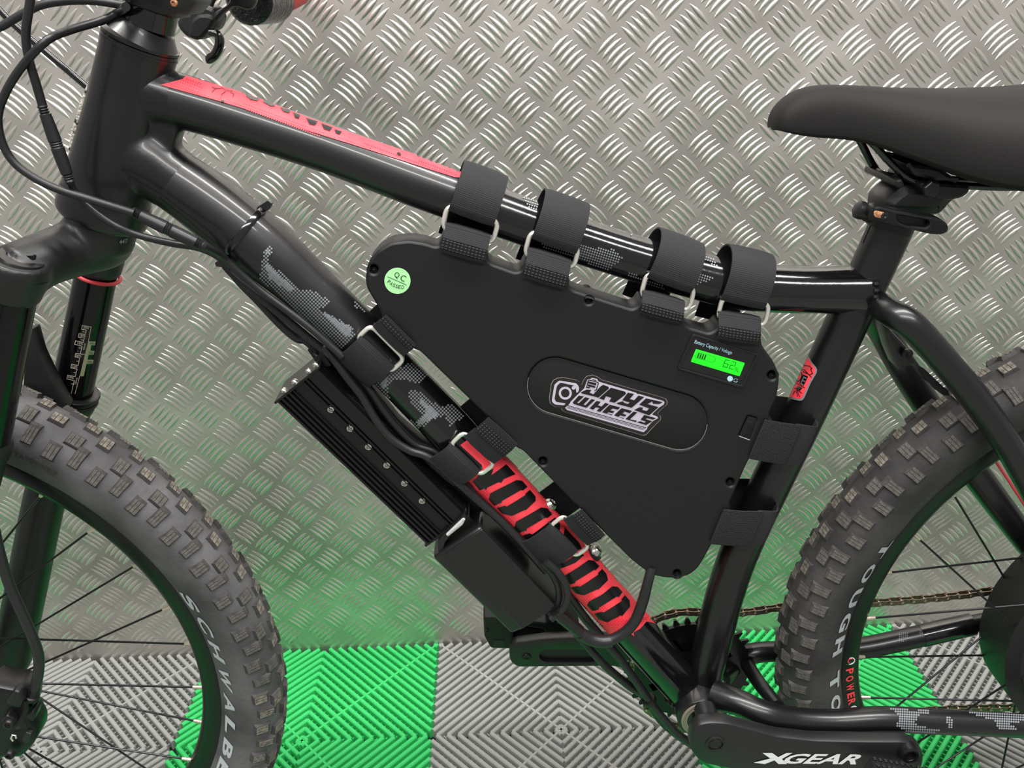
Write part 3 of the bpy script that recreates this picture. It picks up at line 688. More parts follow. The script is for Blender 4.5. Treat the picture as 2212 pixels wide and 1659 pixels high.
MB().lathe(at(1960, 1622, yn), (0, -1, 0), [(.0105, -.004), (.0105, .006), (.0085, .0075), (.006, .0072), (.005, .003), (0, .003)], 24).build('pedal_axle', m_anod, pd)
# far crank
yfc = YB+.088
ck2 = empty('crank_arm', at(1135, 1418, yfc), bike)
holes = [rnd([(1166, 1412), (1180, 1404), (1288, 1408), (1300, 1418), (1288, 1430), (1180, 1430), (1167, 1424)], 8)]
plate('arm', [rnd([(1100, 1400), (1112, 1389), (1180, 1380), (1280, 1375), (1400, 1390), (1500, 1440), (1540, 1470), (1520, 1490), (1440, 1470), (1330, 1440), (1180, 1441), (1118, 1442), (1101, 1430)], 16)]+holes, yfc, .014, m_matte, ck2, .003)
plate('arm_web', [rnd([(1160, 1402), (1306, 1400), (1306, 1436), (1160, 1436)], 6)], yfc+.006, .006, m_dark, ck2, .0005)
screw('crank_pedal_bolt', 1138, 1418, yfc, 10, m_anod2, ck2, .002, False)
pd2 = empty('pedal', at(1150, 1365, yfc+.05), bike)
y2 = yfc+.03
plate('pedal_body', [rnd([(1044, 1333), (1095, 1333), (1180, 1345), (1188, 1318), (1222, 1318), (1252, 1348), (1250, 1380), (1190, 1396), (1100, 1402), (1060, 1401), (1046, 1376)], 5), rnd([(1108, 1350), (1175, 1360), (1176, 1378), (1110, 1384)], 5)], y2, .07, m_plast, pd2, .003)
for u, v in ((1052, 1360), (1205, 1345)): screw('pedal_pin', u, v, y2, 4, m_anod2, pd2, .003, False)
plate('reflector_slot', [[(1064, 1383), (1090, 1383), (1090, 1397), (1066, 1396)]], y2-.001, .004, m_dark, pd2, .0003)

# ---------------------------------------------------------------- saddle and seatpost
sd = empty('saddle', at(1950, 300, YB), bike)
SX = [  # u, top v, bottom v (skirt edge), half width at the skirt (m)
    (1664, 268, 276, .004), (1668, 250, 280, .013), (1680, 228, 283, .0185), (1700, 208, 289, .021), (1727, 191, 294, .0225), (1767, 182, 299, .0238), (1813, 182, 301, .0255), (1861, 184, 310, .029), (1905, 187, 328, .036),
    (1941, 189, 345, .043), (1985, 190, 366, .052), (2021, 191, 384, .060), (2075, 192, 408, .070), (2155, 190, 424, .078), (2212, 187, 428, .080), (2290, 180, 420, .080), (2360, 178, 380, .074), (2400, 190, 340, .06)]
mb = MB(); rings = []
for u, t, b, hw_ in SX:
    pt_ = at(u, t, YB); x = pt_.x
    pb = at(u, b, YB-hw_); zt = pt_.z; zb = min(pb.z, zt-.004); sec = []
    for k in range(13):
        a = PI*k/12; c, s_ = math.cos(a), math.sin(a)
        sec.append((x, YB-hw_*(abs(c)**.75)*(1 if c > 0 else -1), zb+(zt-zb)*(s_**.62)))
    sec.append((x, YB+hw_*.86, zb-.001)); sec.append((x, YB, zb+.003)); sec.append((x, YB-hw_*.86, zb-.001)); rings.append(sec)
n_ = len(rings[0]); vs = [p for s_ in rings for p in s_]
fs_ = [[i*n_+k, i*n_+(k+1) % n_, (i+1)*n_+(k+1) % n_, (i+1)*n_+k] for i in range(len(rings)-1) for k in range(n_)]
fs_ += [list(range(n_)), list(range((len(rings)-1)*n_, len(rings)*n_))[::-1]]
sob = mb.add(vs, fs_).build('saddle_cover', m_sad, sd, sharp=60)
md = sob.modifiers.new('s', 'SUBSURF'); md.levels = 2; md.render_levels = 2
for nm, dy, L in (('near', -.022, [(1870, 296, 8), (1893, 318, 8), (1930, 358, 8), (1958, 382, 8), (1985, 392, 8), (2030, 397, 8), (2110, 402, 8), (2190, 404, 8), (2260, 396, 8)]), ('far', .022, [(1850, 290, 8), (1862, 312, 8), (1884, 354, 8), (1898, 372, 8), (1918, 379, 8), (1960, 386, 8), (2060, 388, 8), (2160, 388, 8), (2240, 380, 8)])):
    ptube('saddle_rail', L, YB+dy, m_gloss, sd, seg=14)
plate('rail_socket', [rnd([(1955, 352), (2010, 358), (2030, 362), (2075, 392), (2020, 392), (1975, 380)], 6)], YB-.03, .06, m_dark, sd, .003)
sp = empty('seatpost', at(1960, 450, YB), bike)
ptube('post', [(1926, 490, 40), (1948, 452, 40), (1985, 425, 44), (2020, 408, 46)], YB, m_matte, sp, seg=36)
plate('post_head', [rnd([(1908, 434), (1935, 408), (1960, 392), (2080, 400), (2092, 418), (2058, 444), (2036, 470), (1985, 472), (1905, 468)], 12)], YB-.02, .04, m_matte, sp, .010)
plate('rail_clamp', [rnd([(1985, 400), (1992, 392), (2080, 398), (2098, 400), (2096, 416), (2080, 428), (2050, 434), (2010, 428), (1992, 414)], 8)], YB-.031, .062, m_anod2, sp, .003)
plate('rail_clamp', [rnd([(1936, 388), (1950, 386), (1956, 402), (1942, 408), (1932, 400)], 4)], YB-.031, .062, m_anod2, sp, .002)
MB().lathe(at(2011, 408, YB-.033), (0, -1, 0), [(.0075, -.002), (.0075, .002), (.006, .003), (0, .003)], 6).build('clamp_nut', m_anod2, sp, bevel=.0008)
cl = empty('seat_clamp', at(1930, 475, YB), bike)
P, R = tpath([(1937, 452, 51), (1925, 480, 51), (1919, 494, 50)], YB); MB().tube(P, R, 36).build('clamp_band', m_anod, cl)
plate('clamp_lever', [rnd([(1880, 474), (1888, 446), (1900, 444), (1930, 452), (1990, 464), (2030, 470), (2050, 484), (2051, 500), (2036, 508), (2008, 506), (1960, 494), (1930, 488)], 8), rnd([(1936, 464), (1990, 472), (2010, 478), (2004, 490), (1960, 486), (1940, 478)], 7)], YB-.040, .014, m_anod, cl, .0022)
plate('lever_hollow', [rnd([(1930, 458), (2015, 470), (2010, 496), (1938, 484)], 6)], YB-.034, .004, m_dark, cl, .0005)
plate('barrel_slot', [rnd([(1889, 454), (1916, 460), (1914, 474), (1888, 468)], 6)], YB-.0408, .003, m_orange, cl, .0004, label='worn orange-brass barrel slot')
MB().lathe(at(1911, 466, YB-.0412), (0, -1, 0), [(.003, 0), (.003, .0008), (.0015, .001), (0, 0)], 12).build('barrel_pin', m_anod2, cl)
p0 = at(1847, 450, YB-.022); p1 = at(1886, 462, YB-.022); r0 = 20/ppm(p0); dd = (p1-p0).normalized()
MB().lathe(p0, dd, [(r0*.55, 0), (r0*.95, .002), (r0, .005), (r0*.92, .0085), (r0*.92, .011), (r0, .0112), (r0, .0165)], 24).build('clamp_nut', m_anod2, cl)

# ---------------------------------------------------------------- cockpit
cp_ = empty('handlebar_assembly', at(420, 30, YB), bike)
plate('stem', [rnd([(258, -60), (420, -60), (420, 6), (404, 26), (396, 33), (374, 33), (371, 42), (330, 30), (264, 8)], 5)], YB-.024, .048, m_matte, cp_, .006)
screw('stem_bolt', 376, 6, YB-.024, 8, m_orange, cp_, .002, False)
plate('shifter_body', [rnd([(380, 50), (388, 28), (408, 12), (436, 6), (462, 16), (474, 36), (466, 62), (445, 74), (437, 84), (424, 87), (402, 80), (386, 64)], 8)], YB+.16, .03, m_matte, cp_, .004)
plate('shifter_cover', [rnd([(404, 76), (412, 42), (428, 30), (450, 30), (466, 40), (458, 58), (442, 76), (432, 86), (416, 85)], 7)], YB+.152, .014, m_plast, cp_, .003)
ptube('thumb_lever', [(452, 70, 7), (466, 72, 9), (474, 82, 10), (473, 100, 10), (464, 118, 10), (452, 127, 10), (446, 128, 8)], YB+.15, m_gloss, cp_, seg=14)
plate('brake_lever', [rnd([(462, 26), (490, 10), (500, -10), (552, -10), (552, 4), (543, 19), (530, 21), (516, 15), (502, 14), (484, 26), (462, 52), (458, 40)], 5)], YB+.155, .012, m_matte, cp_, .003)
hb0 = at(372, -70, YB); hb1 = at(604, -36, -.085)
n1 = Vector((-.285, -.66, 1.085)); n2 = Vector((-.30, -.80, 1.095))
MB().tube([n2, n1, hb0+Vector((-.012, -.05, .004)), hb0+Vector((.004, .03, 0)), hb0.lerp(hb1, .5), hb1], .0155, 24).build('handlebar', m_anod, cp_)
g0 = at(535, -2, -.19); g1 = at(588, -6, -.115)
MB().tube([g0, g0.lerp(g1, .05), g1.lerp(g0, .05), g1], [.022, .025, .0262, .0235], 32).build('grip', m_carbon, cp_)
MB().tube([n1.lerp(n2, -.1), n1, n2, n2.lerp(n1, -.02)], [.021, .024, .024, .021], 32).build('grip', m_carbon, cp_)
e1 = at(640, -32, -.052)
MB().tube([g1, g1.lerp(e1, .1), g1.lerp(e1, .9), e1], [.0205, .0215, .0215, .018], 18).build('grip_end', m_redgrip, cp_, label='red end piece of the grip', sharp=20)
ptube('brake_lever_cable', [(455, 12, 6), (462, -4, 6), (480, -20, 6)], YB+.15, m_cable, cp_, seg=10)
# hoses that belong to the bicycle
ptube('brake_hose', [(360, -95, 8), (240, -150, 8), (90, -140, 8), (-20, -90, 8), (-50, -45, 8), (-20, -2, 8), (30, 52, 8), (100, 112, 8), (192, 190, 8), (260, 250, 8)], YB+.035, m_gloss, bike, seg=14)
ptube('brake_hose', [(330, -85, 9), (140, -120, 9), (-40, -60, 9), (-80, 10, 9), (-60, 52, 9), (-30, 62, 9), (0, 58, 9), (45, 32, 9), (90, 10, 9), (150, 1, 9), (210, 2, 9), (275, 12, 9)], YB-.02, m_cable, bike, seg=14)
ptube('brake_hose', [(-85, 640, 11), (-80, 800, 11), (-62, 960, 11), (-42, 1050, 11), (-20, 1110, 11), (0, 1195, 11), (20, 1262, 11), (48, 1325, 11), (72, 1380, 11), (84, 1420, 11), (82, 1460, 11), (74, 1486, 11)], YB-.085, m_cable, bike, seg=16)
cal = empty('brake_caliper', at(30, 1560, YB-.075), bike)
yc = YB-.088
plate('caliper_body', [rnd([(-30, 1480), (24, 1491), (40, 1492), (54, 1498), (66, 1506), (64, 1534), (58, 1550), (76, 1580), (77, 1596), (68, 1614), (52, 1632), (38, 1640), (20, 1636), (-30, 1650)], 8)], yc, .03, m_anod, cal, .005)
plate('caliper_bridge', [rnd([(10, 1516), (28, 1492), (42, 1496), (52, 1512), (42, 1532), (26, 1528)], 6)], yc-.008, .012, m_anod2, cal, .003)
plate('brake_pad', [rnd([(46, 1600), (54, 1582), (68, 1586), (62, 1604), (54, 1606)], 3)], yc-.004, .008, m_matte, cal, .001)
plate('pad_tab', [rnd([(56, 1546), (70, 1536), (76, 1542), (72, 1558), (62, 1556)], 3)], yc-.006, .014, m_anod, cal, .001)
plate('caliper_mount', [rnd([(2, 1552), (14, 1545), (30, 1556), (34, 1568), (20, 1578), (4, 1570)], 5)], yc-.008, .01, m_anod2, cal, .002)
screw('caliper_bolt', 19, 1563, yc-.009, 12, m_anod2, cal, .003)
screw('caliper_bolt', 22, 1628, yc-.006, 11, m_anod2, cal, .004, False)
MB().tube([at(28, 1600, yc-.004), at(24, 1594, yc-.004), at(27, 1587, yc-.004), at(34, 1588, yc-.004), at(35, 1594, yc-.004)], .0009, 8).build('retaining_clip', m_steel, cal)
p0 = at(68, 1508, yc+.004); p1 = at(76, 1482, yc+.004)
MB().tube([p0, p0.lerp(p1, .25), p0.lerp(p1, .3), p1], [.0068, .0068, .0055, .0055], 8).build('hose_banjo', m_anod2, cal)

# ---------------------------------------------------------------- prints on the bicycle
T_top = bvh(top, head, joint); T_down = bvh(down); T_seat = bvh(seat); T_ns = bvh(ns); T_fs = bvh(fs); T_st = bvh(stan)
zD = lambda L: zm((990, 1000), .15672, L)
zE = lambda L: zm((1190, 1180), .13259, L)
red = [(1008, 950), (1062, 968), (1096, 988), (1173, 1068), (1225, 1128), (1292, 1199), (1381, 1309), (1424, 1351), (1412, 1346), (1395.5, 1342), (1382, 1357), (1367.7, 1365), (1369.7, 1373), (1362, 1367.6), (1341, 1375), (1320, 1369), (1296, 1356), (1228.5, 1285), (1170, 1205), (1130, 1161), (1012, 1044), (1004, 1036), (1043, 1012), (1040, 1003), (1000, 966), (994, 960)]
decal('down_tube_decal', [red], T_down, m_red, bike, off=.0007, step=3.5)
blk = [zD(p) for p in (
    [(205, 240), (310, 140), (480, 75), (450, 160), (650, 20), (775, 155), (620, 215), (585, 265), (550, 255), (400, 325), (385, 360), (365, 335), (300, 360)],
    [(440, 410), (500, 375), (610, 320), (790, 235), (865, 245), (940, 330), (885, 375), (850, 372), (600, 510), (595, 535), (500, 570), (430, 490)],
    [(540, 605), (640, 575), (670, 585), (915, 440), (915, 420), (975, 372), (1050, 460), (1055, 520), (925, 640), (905, 640), (740, 715), (610, 680)],
    [(800, 795), (970, 700), (1130, 612), (1215, 625), (1280, 710), (1220, 755), (1190, 750), (945, 890), (945, 915), (845, 945), (780, 870)],
    [(890, 985), (980, 955), (1020, 970), (1320, 750), (1385, 830), (1390, 910), (1350, 960), (1100, 1080), (980, 1080)],
    [(1455, 890), (1650, 1100), (1690, 1180), (1640, 1200), (1440, 1000)])]
blk += [zE(p) for p in (
    [(60, 280), (120, 360), (350, 275), (400, 250), (530, 140), (470, 110), (200, 250)],
    [(235, 455), (440, 330), (600, 220), (690, 235), (775, 325), (715, 385), (690, 380), (400, 555), (395, 580), (290, 610), (215, 520)],
    [(325, 655), (440, 630), (480, 640), (760, 455), (755, 430), (820, 370), (890, 450), (915, 550), (770, 690), (745, 690), (540, 780), (405, 745)],
    [(625, 880), (830, 770), (985, 650), (1075, 660), (1150, 745), (1095, 820), (1055, 815), (780, 985), (785, 1010), (680, 1035), (595, 945)],
    [(710, 1080), (820, 1050), (865, 1060), (1140, 885), (1135, 860), (1190, 795), (1265, 880), (1275, 980), (1145, 1130), (1135, 1110), (920, 1220), (780, 1170)])]
decal('down_tube_decal', blk, T_down, m_ink, bike, off=.0013, step=3.5, label='black letter shapes on the red decal')
halftone('down_tube_dots', [[(1012, 1030), (1030, 1030), (1140, 1155), (1125, 1155)], [(1240, 1270), (1255, 1260), (1330, 1330), (1370, 1340), (1400, 1330), (1390, 1345), (1300, 1352)], zE([(1180, 1200), (1400, 1100), (1560, 1180), (1300, 1380), (1180, 1440)])], T_down, m_red2, bike, 4.6, 1.35, .8, off=.0010)
z6 = lambda L: zm((420, 400), .25316, L)
z4 = lambda L: zm((580, 720), .28926, L)
z7 = lambda L: zm((880, 360), .25316, L)
z8 = lambda L: zm((1240, 440), .25316, L)
z9 = lambda L: zm((1652, 1239), .25316, L)
H1 = z6([(640, 505), (670, 545), (625, 660), (730, 730), (880, 880), (1050, 905), (1165, 1000), (1130, 1035), (1040, 1045), (1250, 1150), (1340, 1200), (1380, 1290), (1235, 1400), (1100, 1270), (900, 1100), (720, 930), (560, 800), (575, 660), (590, 550)])
H2 = z6([(1320, 975), (1380, 1000), (1480, 1080), (1510, 1115), (1390, 1055)])
H3 = z4([(805, 380), (900, 300), (1000, 245), (1080, 205), (1190, 320), (1140, 375), (1000, 345), (930, 350), (890, 410), (910, 495), (850, 445)])
H4 = z4([(1040, 415), (1130, 430), (1280, 550), (1370, 525), (1475, 620), (1430, 645), (1350, 690), (1310, 610), (1230, 640), (1130, 715), (1000, 640), (985, 615), (1110, 655), (1150, 600), (1060, 520)])
halftone('down_tube_dots', [H1, H2, H3, H4], T_down, m_gdot, bike, 5.6, 2.25, .78)
solid = [z6([(600, 545), (655, 545), (640, 580), (610, 590)]), z6([(600, 670), (640, 680), (860, 890), (800, 900), (640, 790)]), z6([(1100, 1080), (1330, 1210), (1350, 1290), (1290, 1290), (1150, 1150)]), z4([(1110, 470), (1250, 570), (1280, 600), (1180, 660), (1120, 690), (1110, 670), (1180, 580)]), z4([(830, 370), (890, 320), (880, 380), (860, 420)])]
halftone('down_tube_dots', solid, T_down, m_gdot, bike, 3.9, 2.3, .78)
rt_ = [(347, 183.5), (395, 171.5), (402, 164.5), (470, 184), (535, 204), (664, 254), (780, 295), (880, 328.5), (985, 364), (996, 372), (992, 384), (981, 383), (880, 350.6), (760, 312), (644, 276), (540, 239), (472, 218)]
decal('top_tube_decal', [rt_], T_top, m_red, bike, off=.0006, step=3.5)
halftone('top_tube_dots', [[(362, 182), (405, 169), (440, 186), (430, 205)], [(480, 215), (540, 225), (700, 285), (690, 295), (560, 248)], [(700, 283), (880, 340), (985, 374), (984, 382), (880, 347), (760, 308)]], T_top, m_red2, bike, 5.2, 1.6, .35, off=.0009)
tk = [[(531, 209), (536, 206), (548, 212), (560, 214), (556, 220), (541, 217)], [(566, 221), (574, 218), (588, 226), (595, 231), (585, 232)], [(604, 233), (627, 241), (624, 246), (612, 243)], [(632, 244), (648, 250), (645, 258), (637, 256)], [(660, 256), (686, 264), (680, 272), (668, 270)], [(693, 268), (718, 277), (712, 284), (699, 280)], [(722, 281), (738, 286), (733, 292), (725, 289)]]
tk += [circ((481, 219), 4, 7, 2.4), circ((861, 334), 5, 7, 3.2, .5)]
decal('top_tube_decal', tk, T_top, m_ink, bike, off=.0012, step=3.5, label='black letter edges on the red decal')['kind'] = 'stuff'
decal('top_tube_scrawl', stroke([(458, 190), (466, 193), (480, 192), (490, 197), (503, 198)], 1.2)+stroke([(466, 193), (458, 200)], 1.2)+stroke([(487, 199), (478, 206), (477, 211)], 1.2)+stroke([(497, 200), (505, 205), (503, 210)], 1.2), T_top, m_ink, bike, off=.0012, step=4)
halftone('top_tube_dots', [z7([(985, 215), (1115, 265), (1105, 385), (1040, 355), (1000, 300)]), z7([(1130, 640), (1240, 660), (1420, 730), (1480, 665), (1560, 680), (1760, 705), (1840, 775), (1740, 855), (1720, 890), (1560, 830), (1430, 770), (1180, 700)]), z7([(1850, 905), (1900, 890), (2000, 940), (2180, 1000), (2200, 1065), (2060, 1000)]), z7([(1840, 540), (1920, 540), (2070, 600), (2060, 610), (1900, 580)]), z8([(1050, 430), (1180, 460), (1240, 560), (1150, 500), (1080, 460)]), z8([(1040, 575), (1200, 620), (1170, 650), (1040, 690)])], T_top, m_gdot, bike, 5.4, 1.9, .3)
halftone('stay_dots', [z9([(1030, 1135), (1180, 1140), (1250, 1170), (1410, 1160), (1400, 1190), (1310, 1210), (1280, 1270), (1300, 1300), (1400, 1310), (1510, 1340), (1400, 1360), (1200, 1340), (1115, 1290), (1150, 1250), (1120, 1180)]), z9([(1680, 1155), (1800, 1170), (2100, 1185), (2230, 1200), (2230, 1260), (2080, 1275), (2170, 1335), (2010, 1335), (1950, 1250), (1800, 1210)]), z9([(1540, 1210), (1590, 1215), (1605, 1320), (1560, 1325)])], T_ns, m_gdot, bike, 5.0, 2.2, .05)
halftone('stay_dots', [z9([(1140, 510), (1230, 500), (1210, 560), (1150, 590)]), z9([(1310, 480), (1600, 400), (1580, 470), (1400, 500), (1330, 540)]), z9([(1500, 480), (1600, 460), (1590, 510), (1520, 510)])], T_fs, m_gdot, bike, 4.2, 1.5, .05)
# badge on the seat tube
zB = lambda L: zm((1690, 760), .06631, L)
decal('seat_tube_badge', [zB([(790, 190), (855, 148), (880, 160), (980, 340), (1110, 500), (1140, 580), (1120, 680), (930, 1010), (720, 1500), (640, 1580), (540, 1580), (240, 1520), (205, 1460), (360, 1040), (600, 610), (690, 370)])], T_seat, m_gdot, bike, off=.0004, step=5)
decal('seat_tube_badge', [zB([(790, 190), (845, 160), (930, 330), (1050, 500), (1090, 590), (1065, 680), (880, 1000), (680, 1440), (620, 1510), (540, 1520), (250, 1465), (225, 1430), (360, 1060), (600, 620), (690, 390)])], T_seat, m_red, bike, off=.0006, step=5, label='red badge face')
bl = stroke(zB([(600, 600), (740, 580), (960, 820)]), 1.6)+stroke(zB([(430, 985), (735, 1160)]), 1.6)+stroke(zB([(370, 1145), (645, 1335)]), 1.6)+stroke(zB([(640, 490), (760, 440), (900, 460), (980, 530), (940, 560), (1000, 700), (900, 740), (700, 640)]), 1.8)
bl += [zB([(700, 735), (855, 800), (705, 1110), (575, 1030)]), zB([(540, 1100), (675, 1165), (585, 1270), (470, 1180)])]
bl += stroke(zB([(500, 1250), (580, 1450)]), 1.5)+stroke(zB([(470, 1270), (520, 1440)]), 1.5)+stroke(zB([(430, 1270), (380, 1380)]), 1.5)
bl += stroke(circ(zB([(560, 810)])[0], 6, 14, 10.5, .35)+[circ(zB([(560, 810)])[0], 6, 14, 10.5, .35)[0]], 2.4)
decal('seat_tube_badge', bl, T_seat, m_ink, bike, off=.0008, step=4, label='black badge drawing')
mb = MB(); text_mb(mb, 'E', zB([(610, 1035)])[0], (6.2, 3.6), (7.4, -16), T_seat, .001); text_mb(mb, 'AY', zB([(490, 1165)])[0], (6.2, 4.4), (4, -4.6), T_seat, .001)
text_mb(mb, 'BY', zB([(810, 545)])[0], (5.5, .4), (.5, -3.4), T_seat, .001)
mb.build('seat_tube_badge', m_gdot, bike, label='grey badge letters', fixn=False, flat=True)
decal('seat_tube_slot', stroke([(1879, 484), (1863, 522)], 5), T_seat, m_ink, bike, off=.0005, step=4)
# sag scale on the stanchion
zS = lambda L: zm((90, 680), .10848, L)
ln = []
for L in ([(985, 235), (810, 205), (800, 280), (890, 295), (870, 380), (750, 365), (735, 435), (850, 455), (830, 540), (680, 510), (660, 580), (805, 615), (770, 770), (855, 780)], [(985, 235), (930, 515)],
          [(800, 775), (680, 760), (665, 830), (760, 850), (725, 1000), (600, 975), (585, 1050), (705, 1075), (670, 1220), (520, 1195), (505, 1270), (650, 1300), (590, 1560)], [(755, 1215), (665, 1560)],
          [(820, 330), (860, 335)], [(785, 490), (825, 498)], [(745, 650), (790, 655)], [(700, 915), (745, 920)], [(650, 1140), (685, 1150)], [(595, 1365), (640, 1372)]): ln += stroke(zS(L), 1.1)
decal('sag_scale', ln, T_st, m_gold, fork, off=.0004, step=4)
decal('sag_scale', [zS([(925, 520), (1070, 522), (1055, 600), (985, 595), (965, 705), (1048, 710), (1032, 782), (930, 785), (912, 885), (1028, 885), (1012, 965), (890, 970), (835, 1215), (755, 1215)])], T_st, m_olive, fork, off=.0004, step=6, label='pale green printed scale')
mb = MB()
for s_, x, y in (('30%', 830, 262), ('20%', 765, 420), ('10%', 715, 572), ('30%', 680, 818), ('20%', 605, 1035), ('10%', 530, 1250)): text_mb(mb, s_, zS([(x, y)])[0], (11.5, 1.8), (1, -4.4), T_st, .0006)
text_mb(mb, '120mm', zS([(855, 690)])[0], (2.8, -14), (-4, -.4), T_st, .0006); text_mb(mb, '100mm', zS([(690, 1375)])[0], (2.8, -14), (-4, -.4), T_st, .0006)
mb.build('sag_print', m_gold, fork, fixn=False, flat=True)
mb = MB()
for s_, x, y in (('30%', 950, 575), ('20%', 925, 760), ('10%', 905, 945)): text_mb(mb, s_, zS([(x, y)])[0], (9.5, .8), (.8, -3.8), T_st, .0007)
mb.build('sag_print', m_ink, fork, fixn=False, flat=True)
# ================================================================== BATTERY
bat = empty('battery_pack', at(1320, 880, YB), label='flat black triangular battery case with a lit green charge display inside the bicycle frame', cat='battery')
outl = [(792, 623), (789, 600), (796, 565), (815, 541), (845, 524), (883, 519.5), (918, 525), (938, 532), (948, 531), (953, 517), (956, 508), (1052, 540), (1054, 561), (1062, 570), (1112, 588), (1124, 586), (1130, 574), (1136, 563), (1230, 597), (1229, 617), (1238, 627), (1366, 668), (1378, 662), (1386, 647), (1478, 676), (1479, 697), (1488, 707), (1532, 720), (1545, 714), (1556, 700), (1645, 727), (1646, 746), (1656, 760), (1672, 782), (1683, 808), (1684, 826), (1678, 861), (1664, 890), (1663, 900), (1670, 908), (1668, 918), (1622, 988), (1616, 998), (1610, 1010), (1577, 1087), (1580, 1100), (1576, 1108), (1540, 1172), (1524, 1202), (1508, 1228), (1490, 1242), (1464, 1250), (1434, 1248), (1405, 1242), (1364, 1210), (1310, 1156), (1258, 1104), (1246, 1093), (1130, 974), (1116, 968), (1058, 906), (1046, 894), (906, 758), (894, 755), (826, 690), (822, 673), (812, 656)]
holes_px = [(807, 582, 9.5), (1272, 649, 8), (1668, 811, 9.5), (1173, 997, 9), (1578, 1042, 9), (1463, 1239, 8)]
stad = []
A0, A1, rS = (1199, 832), (1468, 911), 60
th0 = math.atan2(A1[1]-A0[1], A1[0]-A0[0])
for k in range(17): a = th0+PI/2+PI*k/16; stad.append((A0[0]+rS*math.cos(a), A0[1]+rS*math.sin(a)))
for k in range(17): a = th0-PI/2+PI*k/16; stad.append((A1[0]+rS*math.cos(a), A1[1]+rS*math.sin(a)))
usb = [(1616, 898), (1636, 904), (1618.5, 948.5), (1597, 940)]
lcdh = [(1503, 753), (1609, 784), (1598, 814), (1492, 782)]
case = plate('case_front', [rnd(outl, 9)]+[circ((a, b), r, 16) for a, b, r in holes_px]+[stad]+[rnd(usb, 3)], YF, .027, m_plast, bat, .0022, sharp=50)
plate('case_back', [rnd(outl, 9)], YF+.0275, .0265, m_plast, bat, .0022, sharp=50)
plate('badge_recess', [stad], YF+.0011, .004, m_plast, bat, .0002)
for a, b, r in holes_px: plate('screw_hole', [circ((a, b+1.5), r-1.6, 16)], YF+.006, .003, m_dark, bat, .0003); screw('case_screw', a, b+1.5, YF+.0058, r*.55, m_dark, bat, .0015)
plate('port_cover', [rnd(usb, 3)], YF+.0006, .004, m_plast, bat, .0004)
plate('port_cover', [rnd([(1615, 908), (1627, 912), (1615, 940), (1604, 936)], 2)], YF-.0002, .001, m_plast, bat, .0004)
text('port_print', 'USB', (1608, 934), (7, -18), (9, 3.5), YF-.0003, m_dark, bat)
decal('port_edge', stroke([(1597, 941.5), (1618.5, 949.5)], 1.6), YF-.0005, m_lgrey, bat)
decal('recess_glint', stroke([stad[k] for k in range(0, 9)], .8)+stroke([stad[k] for k in range(24, 34)]+[stad[0]], .8), YF-.0001, m_edge, bat)  # glint painted as a pale line on the lower half of the recess rim
# display
bez = rnd([(1496, 721), (1641, 766), (1605, 840), (1462, 797)], 6)
plate('display_bezel', [bez, rnd([(1501, 727), (1634, 768), (1602, 832), (1470, 795)], 4)], YF-.0016, .003, m_plast, bat, .0006)
plate('display_panel', [rnd([(1499, 724), (1637, 767), (1603, 835), (1467, 796)], 4)], YF-.0006, .003, m_box, bat, .0002)
lcd = plate('display_screen', [rnd([(1503.5, 754), (1609, 784), (1597.5, 812.5), (1492.5, 781)], 2)], YF-.0010, .002, m_lcd, bat, .0001, label='bright green lit screen')
YL = YF-.0011
tx = lambda nm, s, O, X, Y, m: text(nm, s, O, X, Y, YL, m, bat, off=.0002)
tx('display_print', 'Battery Capacity / Voltage', (1498.5, 743), (80.5, 24.5), (4, -9.5), m_ltext)
tx('screen_print', '%', (1585, 802), (9.5, 2.8), (3.5, -9.5), m_lcdk)
Ux, Uy = (1609-1503.5)/100, (784-754)/100; Vx, Vy = (1492.5-1503.5)/30, (781-754)/30
g = lambda a, b: (1503.5+Ux*a+Vx*b, 754+Uy*a+Vy*b)
seg = []
for k in range(4): seg.append([g(7+4.6*k, 6), g(10+4.6*k, 6), g(10.5+4.6*k, 17.5), g(7.5+4.6*k, 17.5)])
for L in ([(5, 5), (41, 5)], [(41, 5), (41, 8.5), (43.5, 8.5), (43.5, 15), (41, 15), (41, 18.5), (5, 18.5), (5, 5)]): seg += stroke([g(*q) for q in L], .9)
def digit(x, segs):
    w_, h0, h1, h2 = 8.5, 4.5, 12.5, 20.5
    D = {'a': [(x, h0), (x+w_, h0)], 'g': [(x, h1), (x+w_, h1)], 'd': [(x, h2), (x+w_, h2)], 'f': [(x, h0), (x, h1)], 'e': [(x, h1), (x, h2)], 'b': [(x+w_, h0), (x+w_, h1)], 'c': [(x+w_, h1), (x+w_, h2)]}
    return [s_ for k in segs for s_ in stroke([g(*q) for q in D[k]], 1.5)]
seg += digit(62, 'afgedc')+digit(75, 'abged')
decal('screen_print', seg, YL, m_lcdk, bat, off=.0003)
decal('display_print', [circ((1577, 817.5), 6.2, 18, 6.2)]+stroke(circ((1589, 821), 4, 14)[1:7], 1.5)+stroke(circ((1589, 821), 4, 14)[8:14], 1.5), YF-.0006, m_ltext, bat, off=.0006)
